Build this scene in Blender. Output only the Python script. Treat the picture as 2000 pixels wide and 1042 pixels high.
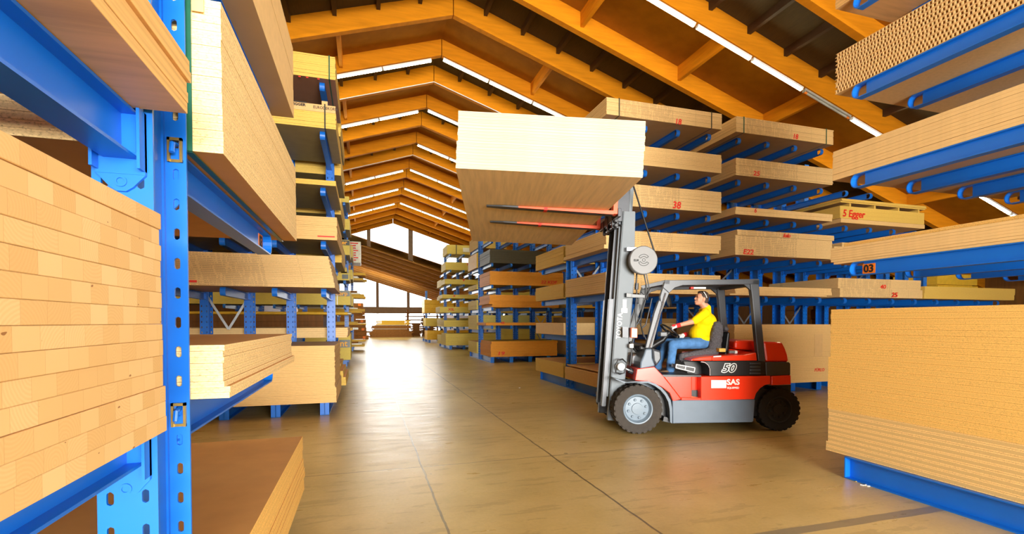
import bpy, math, random
import numpy as np
from mathutils import Vector, Matrix
for _o in list(bpy.data.objects): bpy.data.objects.remove(_o)
S = bpy.context.scene
COL = S.collection
R = math.radians

# ---------------------------------------------------------------- camera
F = 955.0; PSI = R(16.8); PIT = R(1.2); EYE = 1.65
CXP = 1000.0; CYP = 628 + F*math.tan(PIT)
hV = Vector((math.sin(PSI), math.cos(PSI), 0)); rV = Vector((math.cos(PSI), -math.sin(PSI), 0)); zV = Vector((0, 0, 1))
fwV = hV*math.cos(PIT) - zV*math.sin(PIT); upV = hV*math.sin(PIT) + zV*math.cos(PIT)
EYEV = Vector((0, 0, EYE))
cam = bpy.data.cameras.new('camera'); camo = bpy.data.objects.new('camera', cam); COL.objects.link(camo)
M = Matrix((rV, upV, -fwV)).transposed().to_4x4(); M.translation = EYEV
camo.matrix_world = M
cam.sensor_fit = 'HORIZONTAL'; cam.sensor_width = 36.0; cam.lens = 36.0*F/2000.0
cam.shift_y = (CYP - 521.0)/2000.0; cam.shift_x = 0
cam.clip_start = .05; cam.clip_end = 400
S.camera = camo
def ray(x, y): return fwV + rV*((x-CXP)/F) + upV*((CYP-y)/F)
def hit(x, y, ax, v):
    d = ray(x, y); i = 'XYZ'.index(ax); t = (v - EYEV[i])/d[i]
    return EYEV + d*t

# ---------------------------------------------------------------- world, light, exposure
W = bpy.data.worlds.new('sky'); S.world = W; W.use_nodes = True
bg = W.node_tree.nodes['Background']; bg.inputs[0].default_value = (.93, .97, 1.0, 1); bg.inputs[1].default_value = 8.5
S.view_settings.view_transform = 'Standard'; S.view_settings.look = 'None'
S.view_settings.exposure = 0.15; S.view_settings.gamma = 1.0; S.view_settings.use_curve_mapping = False
S.cycles.use_denoising = True; S.cycles.max_bounces = 7; S.cycles.diffuse_bounces = 4; S.cycles.glossy_bounces = 3
S.cycles.transmission_bounces = 4; S.cycles.caustics_reflective = False; S.cycles.caustics_refractive = False
S.cycles.sample_clamp_indirect = 4.0
def area(name, loc, rot, sx, sy, power, col):
    l = bpy.data.lights.new(name, 'AREA'); l.shape = 'RECTANGLE'; l.size = sx; l.size_y = sy; l.energy = power; l.color = col
    o = bpy.data.objects.new(name, l); COL.objects.link(o); o.location = loc; o.rotation_euler = rot
    return o
# daylight that comes in through the open gates behind the camera, the long fluorescent rows up in the roof, and added fill lights
area('gate_daylight', (1.6, -15.5, 2.1), (R(90), 0, R(180)+math.pi), 8.6, 3.9, 6600, (1.0, .95, .86))
area('foreground_fill', (2.7, -4.2, 2.3), (R(86), 0, R(14)), 3.0, 2.0, 360, (1.0, .96, .88))  # added fill behind the camera, evens out the foreground
area('gate_daylight_far_end', (2.0, 41.5, 5.2), (R(-90), 0, 0), 8.0, 5.0, 500, (1.0, .98, .92))
area('second_hall_fill', (1.5, 49, 4.6), (0, 0, 0), 6, 5, 420, (1.0, .93, .70))  # added fill lights, no lamps seen in the second hall
area('second_hall_fill', (1.5, 62, 4.4), (R(160), 0, 0), 6, 5, 500, (1.0, .93, .75))
TUBE_POWER = 40.0

# ---------------------------------------------------------------- materials
def nt(name):
    m = bpy.data.materials.new(name); m.use_nodes = True
    n = m.node_tree.nodes; l = m.node_tree.links
    return m, n, l, n['Principled BSDF']
def _coord(n, l, sc=(1, 1, 1), kind='Object'):
    tc = n.new('ShaderNodeTexCoord'); mp = n.new('ShaderNodeMapping'); mp.inputs['Scale'].default_value = sc
    l.new(tc.outputs[kind], mp.inputs['Vector']); return mp.outputs[0]
def _noise(n, l, vec, scale, detail=3, rough=.55):
    t = n.new('ShaderNodeTexNoise'); t.inputs['Scale'].default_value = scale; t.inputs['Detail'].default_value = detail
    t.inputs['Roughness'].default_value = rough; l.new(vec, t.inputs['Vector']); return t.outputs['Fac']
def _ramp(n, l, fac, stops):
    r = n.new('ShaderNodeValToRGB'); l.new(fac, r.inputs[0]); e = r.color_ramp.elements
    while len(e) < len(stops): e.new(.5)
    for k, (p, c) in enumerate(stops): e[k].position = p; e[k].color = (c[0], c[1], c[2], 1)
    return r.outputs[0]
def _mix(n, l, a, b, fac, mode='MIX'):
    m = n.new('ShaderNodeMix'); m.data_type = 'RGBA'; m.blend_type = mode
    for s, v in ((m.inputs[0], fac), (m.inputs[6], a), (m.inputs[7], b)):
        if isinstance(v, (int, float)): s.default_value = v
        elif isinstance(v, tuple): s.default_value = (v[0], v[1], v[2], 1)
        else: l.new(v, s)
    return m.outputs[2]
def _math(n, l, op, a, b=0.0, c=None):
    m = n.new('ShaderNodeMath'); m.operation = op
    for k, v in enumerate((a, b) if c is None else (a, b, c)):
        if isinstance(v, (int, float)): m.inputs[k].default_value = v
        else: l.new(v, m.inputs[k])
    return m.outputs[0]
def _bump(n, l, b, h, strength, dist=.01):
    bp = n.new('ShaderNodeBump'); bp.inputs['Strength'].default_value = strength; bp.inputs['Distance'].default_value = dist
    l.new(h, bp.inputs['Height']); l.new(bp.outputs[0], b.inputs['Normal'])
def s2l(c):
    return tuple(((v/255+.055)/1.055)**2.4 if v > 10 else v/255/12.92 for v in c)
def mk(name, rgb, rough=.5, metal=0.0, var=.12, scale=6, st=(1, 1, 1), bump=0, spec=None, coat=0):
    m, n, l, b = nt(name); c = s2l(rgb)
    v = _coord(n, l, st); f = _noise(n, l, v, scale, 4)
    lo = tuple(x*(1-var) for x in c); hi = tuple(min(1, x*(1+var)) for x in c)
    l.new(_ramp(n, l, f, [(.3, lo), (.7, hi)]), b.inputs['Base Color'])
    b.inputs['Roughness'].default_value = rough; b.inputs['Metallic'].default_value = metal
    if spec is not None: b.inputs['Specular IOR Level'].default_value = spec
    if coat: b.inputs['Coat Weight'].default_value = coat; b.inputs['Coat Roughness'].default_value = .08
    if bump: _bump(n, l, b, f, bump)
    return m
def chip(name, rgb, dark=.62, light=1.25, scale=95, rough=.75, core_=.32):
    """cut edge of particle board: small pale and brown chips"""
    m, n, l, b = nt(name); c = s2l(rgb)
    v = _coord(n, l, (1, 1, 1.7)); oi = n.new('ShaderNodeObjectInfo'); va = n.new('ShaderNodeVectorMath'); va.operation = 'ADD'
    l.new(v, va.inputs[0]); l.new(_math(n, l, 'MULTIPLY', oi.outputs['Random'], 40.0), va.inputs[1]); v = va.outputs[0]
    f = _noise(n, l, v, scale, 5, .7)
    col = _ramp(n, l, f, [(.33, tuple(x*dark*.9 for x in c)), (.45, c), (.62, tuple(min(1, x*light) for x in c))])
    uvn = n.new('ShaderNodeUVMap'); sx = n.new('ShaderNodeSeparateXYZ'); l.new(uvn.outputs[0], sx.inputs[0])
    fr = _math(n, l, 'ABSOLUTE', _math(n, l, 'SUBTRACT', _math(n, l, 'FRACT', sx.outputs[1]), .5))
    core = _math(n, l, 'MULTIPLY', _math(n, l, 'LESS_THAN', fr, .24), core_)
    col = _mix(n, l, col, tuple(x*.70 for x in c), core)
    seam = _math(n, l, 'MULTIPLY', _math(n, l, 'GREATER_THAN', fr, .475), .45)
    col = _mix(n, l, col, tuple(x*.35 for x in c), seam)
    l.new(col, b.inputs['Base Color']); b.inputs['Roughness'].default_value = rough; b.inputs['Specular IOR Level'].default_value = .2
    _bump(n, l, b, f, .10, .002)
    return m
def printed(name, rgb, ink=(112, 84, 62), z0=.10, z1=.56):
    """board edge stamped by the maker with rows of small dashes; u runs along the edge in 0..1, v counts the sheets"""
    m, n, l, b = nt(name); c = s2l(rgb)
    uv = n.new('ShaderNodeUVMap'); sp = n.new('ShaderNodeSeparateXYZ'); l.new(uv.outputs[0], sp.inputs[0])
    u, v = sp.outputs[0], sp.outputs[1]
    fr = _math(n, l, 'FRACT', v); row = _math(n, l, 'FLOOR', v)
    band = _math(n, l, 'MULTIPLY', _math(n, l, 'GREATER_THAN', fr, .34), _math(n, l, 'LESS_THAN', fr, .70))
    cb = n.new('ShaderNodeCombineXYZ'); l.new(_math(n, l, 'MULTIPLY', u, 78.0), cb.inputs[0]); l.new(_math(n, l, 'MULTIPLY', row, .14), cb.inputs[1])
    f = _noise(n, l, cb.outputs[0], 1.0, 2); on = _math(n, l, 'GREATER_THAN', f, .45)
    zone = _math(n, l, 'MULTIPLY', _math(n, l, 'GREATER_THAN', u, z0), _math(n, l, 'LESS_THAN', u, z1))
    lone = _math(n, l, 'COMPARE', u, z1+.2, .0022)
    k = _math(n, l, 'MULTIPLY', band, _math(n, l, 'MAXIMUM', _math(n, l, 'MULTIPLY', zone, on), lone))
    g = _noise(n, l, _coord(n, l, (1, 1, 2)), 70, 4)
    base = _ramp(n, l, g, [(.35, tuple(x*.86 for x in c)), (.65, tuple(min(1, x*1.08) for x in c))])
    seam = _math(n, l, 'LESS_THAN', fr, .05)
    base = _mix(n, l, base, tuple(x*.55 for x in c), _math(n, l, 'MULTIPLY', seam, .5))
    l.new(_mix(n, l, base, s2l(ink), _math(n, l, 'MULTIPLY', k, .5)), b.inputs['Base Color'])
    b.inputs['Roughness'].default_value = .7; b.inputs['Specular IOR Level'].default_value = .2
    return m
def wood(name, rgb, dark=.7, st=(1.2, 14, 14), scale=1.6, rough=.55, knots=True, spec=.3):
    m, n, l, b = nt(name); c = s2l(rgb)
    v = _coord(n, l, st); f = _noise(n, l, v, scale, 6, .6)
    col = _ramp(n, l, f, [(.32, tuple(x*dark for x in c)), (.5, c), (.68, tuple(min(1, x*1.12) for x in c))])
    l.new(col, b.inputs['Base Color']); b.inputs['Roughness'].default_value = rough; b.inputs['Specular IOR Level'].default_value = spec
    _bump(n, l, b, f, .12, .004)
    return m
def blocks(name, bw=.066, rh=.0402):
    """end grain of laminated blocks on the cut face (y along, z up): one random tone and ring centre per block"""
    m, n, l, b = nt(name)
    tc = n.new('ShaderNodeTexCoord'); sp = n.new('ShaderNodeSeparateXYZ'); l.new(tc.outputs['Object'], sp.inputs[0])
    info = n.new('ShaderNodeObjectInfo'); rnd_ = info.outputs['Random']
    u = _math(n, l, 'ADD', _math(n, l, 'DIVIDE', sp.outputs[1], bw), _math(n, l, 'MULTIPLY', rnd_, 57.0))
    cell = _math(n, l, 'FLOOR', u); lu = _math(n, l, 'MULTIPLY', _math(n, l, 'SUBTRACT', _math(n, l, 'FRACT', u), .5), bw)
    lv = _math(n, l, 'SUBTRACT', sp.outputs[2], rh/2)
    cb = n.new('ShaderNodeCombineXYZ'); l.new(cell, cb.inputs[0]); l.new(_math(n, l, 'MULTIPLY', rnd_, 31.0), cb.inputs[1])
    wn = n.new('ShaderNodeTexWhiteNoise'); wn.noise_dimensions = '2D'; l.new(cb.outputs[0], wn.inputs['Vector'])
    sc = n.new('ShaderNodeSeparateColor'); l.new(wn.outputs['Color'], sc.inputs[0])
    nz = _noise(n, l, _coord(n, l, (1, 1, 1)), 28, 2)
    dx = _math(n, l, 'SUBTRACT', lu, _math(n, l, 'MULTIPLY', _math(n, l, 'SUBTRACT', sc.outputs[0], .5), .12))
    dz = _math(n, l, 'SUBTRACT', lv, _math(n, l, 'MULTIPLY', _math(n, l, 'SUBTRACT', sc.outputs[1], .5), .14))
    d = _math(n, l, 'SQRT', _math(n, l, 'ADD', _math(n, l, 'MULTIPLY', dx, dx), _math(n, l, 'MULTIPLY', dz, dz)))
    ring = _math(n, l, 'SINE', _math(n, l, 'ADD', _math(n, l, 'MULTIPLY', d, 900.0), _math(n, l, 'MULTIPLY', nz, 7.0)))
    amp = _math(n, l, 'MULTIPLY', _math(n, l, 'MULTIPLY_ADD', ring, .5, .5), _math(n, l, 'MULTIPLY', _math(n, l, 'GREATER_THAN', sc.outputs[2], .45), .24))
    base = _ramp(n, l, wn.outputs['Value'], [(0, s2l((212, 170, 110))), (.5, s2l((219, 179, 119))), (1, s2l((227, 189, 132)))])
    col = _mix(n, l, base, s2l((198, 150, 88)), amp)
    kv = n.new('ShaderNodeVectorMath'); kv.operation = 'ADD'; l.new(_coord(n, l, (1, 1, 2.4)), kv.inputs[0]); l.new(_math(n, l, 'MULTIPLY', rnd_, 23.0), kv.inputs[1])
    knot = _math(n, l, 'LESS_THAN', _noise(n, l, kv.outputs[0], 30, 1), .225)
    col = _mix(n, l, col, s2l((128, 74, 34)), _math(n, l, 'MULTIPLY', knot, .8))
    edge = _math(n, l, 'GREATER_THAN', _math(n, l, 'ABSOLUTE', lu), bw/2-.0005)
    l.new(_mix(n, l, col, s2l((190, 138, 82)), _math(n, l, 'MULTIPLY', edge, .6)), b.inputs['Base Color'])
    b.inputs['Roughness'].default_value = .6; b.inputs['Specular IOR Level'].default_value = .25
    return m

m_blue = mk('blue_paint', (14, 106, 205), .34, 0, .05, 3, spec=.5)
m_galv = mk('galvanised_steel', (176, 180, 182), .4, .7, .1, 12)
m_brass = mk('brass_clip', (176, 142, 74), .35, .8, .15, 40)
m_chip = chip('chipboard_edge', (224, 188, 136))
m_chip_n = chip('chipboard_end', (240, 206, 146), .52, 1.2, 85)
m_chip_y = chip('chipboard_edge_yellow', (236, 188, 104), .62, 1.2, 110, core_=.22)
m_chip_s = chip('chipboard_edge_striped', (238, 198, 130), .6, 1.2, 110, core_=.75)
m_chipface = mk('chipboard_face', (202, 148, 84), .6, 0, .06, 5, spec=.3)
m_mdf = mk('mdf_edge', (212, 172, 116), .75, 0, .07, 30, spec=.2)
m_mdff = mk('mdf_face', (184, 148, 102), .6, 0, .06, 3, spec=.3)
m_print = printed('stamped_board_edge', (224, 186, 126))
m_print2 = printed('stamped_board_edge_dense', (224, 188, 130), (104, 80, 60), .03, .62)
m_print3 = printed('stamped_board_edge_plain', (222, 184, 124), (150, 118, 82), .05, .30)
m_beige = mk('melamine_edge_pale', (226, 188, 128), .6, 0, .05, 18, spec=.25)
m_pack = mk('board_edge_tan', (220, 180, 118), .7, 0, .08, 22, (1, 1, 6), spec=.2)
m_packy = mk('board_edge_yellow_tan', (218, 180, 88), .7, 0, .08, 22, (1, 1, 6), spec=.2)  # tan edge, yellowed further to carry the lamp cast
m_yellow = mk('yellow_shuttering_board', (232, 186, 60), .55, 0, .08, 8, spec=.3)
m_orangeb = mk('orange_board_edge', (222, 148, 48), .6, 0, .08, 9, (1, 1, 5), spec=.25)
m_darkb = mk('black_core_board', (70, 64, 44), .55, 0, .1, 9, spec=.3)
m_olive = mk('olive_board_face', (156, 138, 92), .55, 0, .08, 4, spec=.3)
m_purple = mk('brown_decor_face', (146, 104, 82), .5, 0, .06, 4, spec=.35)
m_card = mk('cardboard', (212, 172, 116), .8, 0, .05, 14, spec=.15)
m_spruce = wood('spruce_face', (222, 184, 128), .84, (9, .7, 9), 1.3)
m_spruce_x = wood('spruce_underside', (214, 168, 112), .8, (.8, 9, 9), 1.5)
m_spruce_e = wood('spruce_edge', (232, 206, 160), .86, (.6, .6, 45), 1.4, .6)
m_spruce_ey = wood('solid_wood_edge', (226, 178, 108), .76, (.5, .5, 40), 1.4, .6)
m_blocks = blocks('block_end_grain')
m_glulam = wood('orange_glulam', (206, 128, 18), .86, (.6, .6, 6), 2.0, .75, spec=.1)
m_glulam3 = wood('brown_glulam', (188, 136, 66), .84, (.6, .6, 6), 2.0, .75, spec=.1)
m_board3 = mk('brown_roof_boarding', (150, 106, 62), .75, 0, .1, 3, spec=.1)
m_packg = mk('lamp_tinted_yellow_board', (224, 202, 106), .65, 0, .07, 12, (1, 1, 5), spec=.2)  # pale yellow board with the far lamps' yellow cast tinted in
m_glulam2 = mk('orange_stained_boarding', (150, 92, 16), .75, 0, .12, 3, spec=.1)
m_deck = mk('dark_brown_roof_deck', (66, 50, 22), .7, 0, .2, 4, (12, 1, 1))
m_purlin = mk('dark_purlin', (58, 34, 14), .6)
m_wallw = mk('brown_wall_boarding', (120, 76, 26), .7, 0, .2, 2, (6, 6, .5))
m_frame = mk('weathered_window_post', (132, 112, 92), .7)
m_red = mk('red_marker', (222, 40, 24), .6, 0, .05, 30)
m_black = mk('black_ink', (24, 22, 20), .6, 0, .05, 30)
m_white = mk('white_print', (236, 236, 232), .5, 0, .03, 30)
m_strap = mk('green_strap', (22, 84, 62), .35, 0, .1, 20)
m_strapb = mk('black_strap', (40, 48, 40), .35, 0, .1, 20)
m_tag = mk('orange_tag', (240, 124, 20), .5, 0, .04, 30)
m_tagy = mk('yellow_tag', (246, 176, 20), .5, 0, .04, 30)
m_rusty = mk('rough_brown_timber', (142, 92, 36), .8, 0, .35, 5, (1, 1, 8), .3)
m_pale = mk('pale_grey_steel', (186, 184, 172), .4, .3, .15, 8)

# ---------------------------------------------------------------- mesh helpers
class MB:
    def __init__(s): s.v = []; s.f = []; s.m = []; s.uv = []
    def add(s, vs, fs, m=0, uvs=None):
        k = len(s.v); s.v += [tuple(p) for p in vs]
        for i, f in enumerate(fs):
            s.f.append(tuple(k+a for a in f)); s.m.append(m if isinstance(m, int) else m[i]); s.uv.append(None if uvs is None else uvs[i])
        return s
    def box(s, x0, x1, y0, y1, z0, z1, m=0, T=None):
        vs = [Vector((x, y, z)) for z in (z0, z1) for y in (y0, y1) for x in (x0, x1)]
        if T is not None: vs = [T @ p for p in vs]
        return s.add(vs, [(0, 2, 3, 1), (4, 5, 7, 6), (0, 1, 5, 4), (2, 6, 7, 3), (0, 4, 6, 2), (1, 3, 7, 5)], m)
    def bar(s, a, b, w, h, m=0, up=(0, 0, 1)):
        """box bar from a to b, w across, h along up"""
        a = Vector(a); b = Vector(b); d = (b-a).normalized(); u = Vector(up); sd = d.cross(u)
        if sd.length < 1e-5: sd = d.cross(Vector((1, 0, 0)))
        sd.normalize(); u = sd.cross(d).normalized()
        vs = [p + sd*(w/2*i) + u*(h/2*j) for p in (a, b) for j in (-1, 1) for i in (-1, 1)]
        return s.add(vs, [(0, 1, 3, 2), (4, 6, 7, 5), (0, 4, 5, 1), (2, 3, 7, 6), (0, 2, 6, 4), (1, 5, 7, 3)], m)
    def prism(s, poly, a0, a1, m=0, ax='Y', T=None):
        """poly in the plane across ax, extruded a0..a1 along it"""
        n = len(poly); vs = []
        for a in (a0, a1):
            for p in poly:
                q = {'Y': (p[0], a, p[1]), 'X': (a, p[0], p[1]), 'Z': (p[0], p[1], a)}[ax]
                vs.append(Vector(q) if T is None else T @ Vector(q))
        fs = [tuple(range(n))[::-1], tuple(range(n, 2*n))] + [(i, (i+1) % n, n+(i+1) % n, n+i) for i in range(n)]
        return s.add(vs, fs, m)
    def tube(s, pts, r, n=8, m=0, cap=True):
        pts = [Vector(p) for p in pts]; rings = []; prev = None
        for i, p in enumerate(pts):
            d = (pts[min(i+1, len(pts)-1)] - pts[max(i-1, 0)]).normalized()
            a = prev if prev is not None else (Vector((0, 0, 1)) if abs(d.z) < .9 else Vector((1, 0, 0)))
            u = (a - d*a.dot(d)).normalized(); prev = u; w = d.cross(u)
            rr = r[i] if isinstance(r, (list, tuple)) else r
            rings.append([p + (u*math.cos(t)+w*math.sin(t))*rr for t in [2*math.pi*k/n for k in range(n)]])
        vs = [q for g in rings for q in g]; fs = []
        for i in range(len(pts)-1):
            for k in range(n): fs.append((i*n+k, i*n+(k+1) % n, (i+1)*n+(k+1) % n, (i+1)*n+k))
        if cap: fs += [tuple(range(n))[::-1], tuple((len(pts)-1)*n+k for k in range(n))]
        return s.add(vs, fs, m)
    def lathe(s, prof, c, axis='Y', n=32, m=0, T=None):
        """prof: (r, a) pairs about an axis through c"""
        vs = []; k = len(prof)
        for i in range(n):
            t = 2*math.pi*i/n; cs, sn = math.cos(t), math.sin(t)
            for r_, a in prof:
                q = {'Y': (r_*cs, a, r_*sn), 'X': (a, r_*cs, r_*sn), 'Z': (r_*cs, r_*sn, a)}[axis]
                q = Vector(q)+Vector(c); vs.append(q if T is None else T @ q)
        fs = [(i*k+j, ((i+1) % n)*k+j, ((i+1) % n)*k+j+1, i*k+j+1) for i in range(n) for j in range(k-1)]
        return s.add(vs, fs, m)
    def mesh(s, name, mats):
        me = bpy.data.meshes.new(name); me.from_pydata(s.v, [], s.f)
        for m in (mats if isinstance(mats, (list, tuple)) else [mats]): me.materials.append(m)
        me.polygons.foreach_set('material_index', s.m)
        if any(u is not None for u in s.uv):
            L = me.uv_layers.new(name='UVMap'); k = 0
            for p, u in zip(me.polygons, s.uv):
                for j in range(p.loop_total): L.data[k].uv = u[j] if u is not None else (0, 0); k += 1
        me.update(); return me
    def build(s, name, mats, parent=None, local=False, bevel=0, smooth=False, origin=None):
        if parent is None and origin is None and s.v:
            xs = [p[0] for p in s.v]; ys = [p[1] for p in s.v]; zs = [p[2] for p in s.v]
            origin = ((min(xs)+max(xs))/2, (min(ys)+max(ys))/2, min(zs))
        if origin is not None:
            s.v = [(p[0]-origin[0], p[1]-origin[1], p[2]-origin[2]) for p in s.v]
        o = bpy.data.objects.new(name, s.mesh(name, mats)); COL.objects.link(o)
        if origin is not None: o.location = origin
        if parent is not None: par(o, parent, local)
        if smooth: shade(o, smooth if isinstance(smooth, (int, float)) and smooth is not True else 35)
        if bevel:
            b = o.modifiers.new('bevel', 'BEVEL'); b.width = bevel; b.segments = 2; b.limit_method = 'ANGLE'; b.angle_limit = R(35)
        return o
WM = {}
def wmat(o):
    if o.name in WM: return WM[o.name]
    return Matrix.LocRotScale(o.location, o.rotation_euler, o.scale)
def par(o, p, local=False):
    o.parent = p
    if not local:
        q = p; m = wmat(p)
        while q.parent is not None: q = q.parent; m = wmat(q) if False else m
        o.matrix_parent_inverse = m.inverted()
def shade(o, ang=35):
    me = o.data; me.polygons.foreach_set('use_smooth', [True]*len(me.polygons))
    import bmesh
    bm = bmesh.new(); bm.from_mesh(me)
    for e in bm.edges:
        if len(e.link_faces) == 2 and e.calc_face_angle(0) > R(ang): e.smooth = False
    bm.to_mesh(me); bm.free()
def tag(o, label=None, cat=None, group=None, kind=None):
    if label: o['label'] = label
    if cat: o['category'] = cat
    if group: o['group'] = group
    if kind: o['kind'] = kind
    return o
def empty(name, loc, label, cat, group=None, rz=0):
    o = bpy.data.objects.new(name, None); COL.objects.link(o); o.location = loc; o.rotation_euler = (0, 0, rz)
    o.empty_display_size = .2
    return tag(o, label, cat, group)
def inst(src, name, loc, parent=None, rz=0):
    o = src.copy(); o.name = name; COL.objects.link(o); o.location = loc; o.rotation_euler = (0, 0, rz)
    if parent is not None: par(o, parent)
    return o
def text(body, size, org, xd, ud, mat, parent, name='marking', shear=0.0, bold=0.0, ext=.001, align='CENTER', local=False, sx=1.0):
    c = bpy.data.curves.new('t', 'FONT'); c.body = body; c.size = size; c.shear = shear; c.offset = bold; c.extrude = ext
    c.align_x = align; c.align_y = 'CENTER'; c.resolution_u = 3
    t = bpy.data.objects.new('t', c); COL.objects.link(t)
    dg = bpy.context.evaluated_depsgraph_get(); me = bpy.data.meshes.new_from_object(t.evaluated_get(dg))
    bpy.data.objects.remove(t)
    x = Vector(xd).normalized(); u = Vector(ud).normalized(); z = x.cross(u)
    Mx = Matrix((x*sx, u, z)).transposed().to_4x4(); Mx.translation = Vector(org)
    me.transform(Mx); me.materials.clear(); me.materials.append(mat)
    o = bpy.data.objects.new(name, me); COL.objects.link(o)
    par(o, parent, local); return o
def mark(body, px, py, hpx, Y, mat, parent, shear=.15, bold=.004, name='marking', sx=1.0, off=.006):
    """writing on a face that looks towards -Y"""
    p = hit(px, py, 'Y', Y); k = (p-EYEV).dot(fwV)/F
    return text(body, hpx*k*1.35, (p.x, Y-off, p.z), (1, 0, 0), (0, 0, 1), mat, parent, name, shear, bold*hpx*k/.12, sx=sx)

# ---------------------------------------------------------------- the hall
def struct(o, kind='structure'): o['kind'] = kind; return o
RX, RZ, SL = 2.38, 10.02, .325        # ridge x, height of the rafters' lower edge at the ridge, slope
def roofz(x): return RZ - SL*abs(x-RX)
XL, XR = -19.5, 24.0; YE = 43.3; YB = -9.0; Y2 = 78.0

m, n, l, b = nt('concrete_floor')
tc = n.new('ShaderNodeTexCoord'); ob = tc.outputs['Object']
f1 = _noise(n, l, ob, .55, 6, .6); f2 = _noise(n, l, _coord(n, l, (.5, 2.2, 1)), 3.0, 6, .65); f3 = _noise(n, l, ob, 28, 4, .7)
col = _ramp(n, l, f1, [(.3, s2l((166, 142, 84))), (.5, s2l((194, 168, 106))), (.72, s2l((212, 188, 130)))])
col = _mix(n, l, col, s2l((132, 112, 74)), _math(n, l, 'MULTIPLY', _math(n, l, 'GREATER_THAN', f2, .58), .28))
col = _mix(n, l, col, s2l((120, 102, 70)), _math(n, l, 'MULTIPLY', _math(n, l, 'SUBTRACT', f3, .4), .5))
sp = n.new('ShaderNodeSeparateXYZ'); l.new(ob, sp.inputs[0]); fx, fy = sp.outputs[0], sp.outputs[1]
wob = _math(n, l, 'MULTIPLY', _math(n, l, 'SUBTRACT', _noise(n, l, ob, 2.0, 4), .5), .05)
fxw = _math(n, l, 'ADD', fx, wob); fyw = _math(n, l, 'ADD', fy, wob)
lines = None
for v_, w_, ax in ((2.2, .011, 0), (15.72, .02, 1), (.62, .010, 0), (26.5, .02, 1), (5.6, .008, 1), (-4.0, .01, 0)):
    c_ = _math(n, l, 'COMPARE', (fxw, fyw)[ax], v_, w_)
    lines = c_ if lines is None else _math(n, l, 'MAXIMUM', lines, c_)
col = _mix(n, l, col, s2l((78, 64, 42)), _math(n, l, 'MULTIPLY', lines, .8))
strip = _math(n, l, 'MULTIPLY', _math(n, l, 'COMPARE', fyw, 3.02, .055), _math(n, l, 'GREATER_THAN', fx, 2.2))
col = _mix(n, l, col, s2l((112, 104, 92)), _math(n, l, 'MULTIPLY', strip, .75))
vo = n.new('ShaderNodeTexVoronoi'); vo.inputs['Scale'].default_value = 1.1; l.new(ob, vo.inputs['Vector'])
spots = _math(n, l, 'LESS_THAN', vo.outputs['Distance'], .035)
col = _mix(n, l, col, s2l((96, 80, 54)), _math(n, l, 'MULTIPLY', spots, .6))
l.new(col, b.inputs['Base Color'])
l.new(_math(n, l, 'MULTIPLY_ADD', f2, .30, .17), b.inputs['Roughness']); b.inputs['Specular IOR Level'].default_value = .5
_bump(n, l, b, _math(n, l, 'ADD', f2, _math(n, l, 'MULTIPLY', f3, .3)), .09, .02)
m_floor = m
o = MB().box(XL, XR, YB, Y2+1.5, -.2, 0).build('floor', m_floor, origin=(0, 0, 0)); struct(o)
struct(MB().box(XR, XR+.2, YB, Y2, 0, 4.2).build('wall_right', m_wallw))
struct(MB().box(XL-.2, XL, YB, Y2, 0, 4.2).build('wall_left', m_wallw))
# back wall with the open gate behind the camera
w = MB()
w.box(XL, -2.8, YB-.2, YB, 0, 9.5); w.box(6.2, XR, YB-.2, YB, 0, 9.5); w.box(-2.8, 6.2, YB-.2, YB, 5.4, 10.6)
struct(w.build('wall_back', m_wallw))
# rafters: frames come in pairs
frames = sorted([13.5+3.9*j for j in range(-5, 8)] + [15.6+3.9*j for j in range(-5, 8)])
frames = [y for y in frames if -7 < y < YE]
TH = .17; DP = .60
for y in frames:
    g = MB()
    for x1 in (XL, XR):
        zr, ze = roofz(RX), roofz(x1)
        xs = RX + (.012 if x1 > RX else -.012)
        g.prism([(xs, zr), (x1, ze), (x1, ze+DP), (xs, zr+DP)], y-TH/2, y+TH/2)
    o = g.build('trim_1', m_glulam); struct(o)
pl = MB(); bd = MB(); pu = MB()
for a, c in zip(frames[:-1], frames[1:]):
    low = (c-a) > 1.95        # closed, boarded bay
    for x1 in (XL, XR):
        sgn = 1 if x1 > RX else -1
        zz = .50 if low else .58
        tgt = bd if low else pl
        tgt.prism([(RX, roofz(RX)+zz), (x1, roofz(x1)+zz), (x1, roofz(x1)+zz+.06), (RX, roofz(RX)+zz+.06)], a, c)
        if low:
            g = MB(); k = 0; x = RX + sgn*3.0
            while abs(x-RX) < abs(x1-RX)-.3:
                z = roofz(x); g.box(x-.05, x+.05, a+TH/2, c-TH/2, z+.13, z+zz+.02); x += sgn*2.9
            struct(g.build('trim_2', m_glulam))
        else:
            x = RX + sgn*.9
            while abs(x-RX) < abs(x1-RX)-.3:
                z = roofz(x); pu.box(x-.05, x+.05, a+TH/2, c-TH/2, z+.42, z+zz+.02); x += sgn*1.08
struct(pl.build('ceiling', m_deck)); struct(bd.build('ceiling_boarding', m_glulam2)); struct(pu.build('trim_3', m_purlin))
# lid above the last stretch so no sky leaks in
lid = MB()
for x1 in (XL, XR):
    lid.prism([(RX, roofz(RX)+.72), (x1, roofz(x1)+.72), (x1, roofz(x1)+.8), (RX, roofz(RX)+.8)], YB-.2, YE+.1)
    for ya, yb in ((YB-.2, frames[0]), (frames[-1], YE+.1)):
        lid.prism([(RX, roofz(RX)+.56), (x1, roofz(x1)+.56), (x1, roofz(x1)+.72), (RX, roofz(RX)+.72)], ya, yb)
struct(lid.build('ceiling_outer_skin', m_deck))
# white conduits along two rafters
for y in (17.4, 25.2):
    g = MB(); g.tube([(-6, y-.1, roofz(-6)-.0), (RX, y-.1, RZ+.0), (9, y-.1, roofz(9)-.0)], .014, 6)
    struct(g.build('trim_4', m_white))
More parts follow.
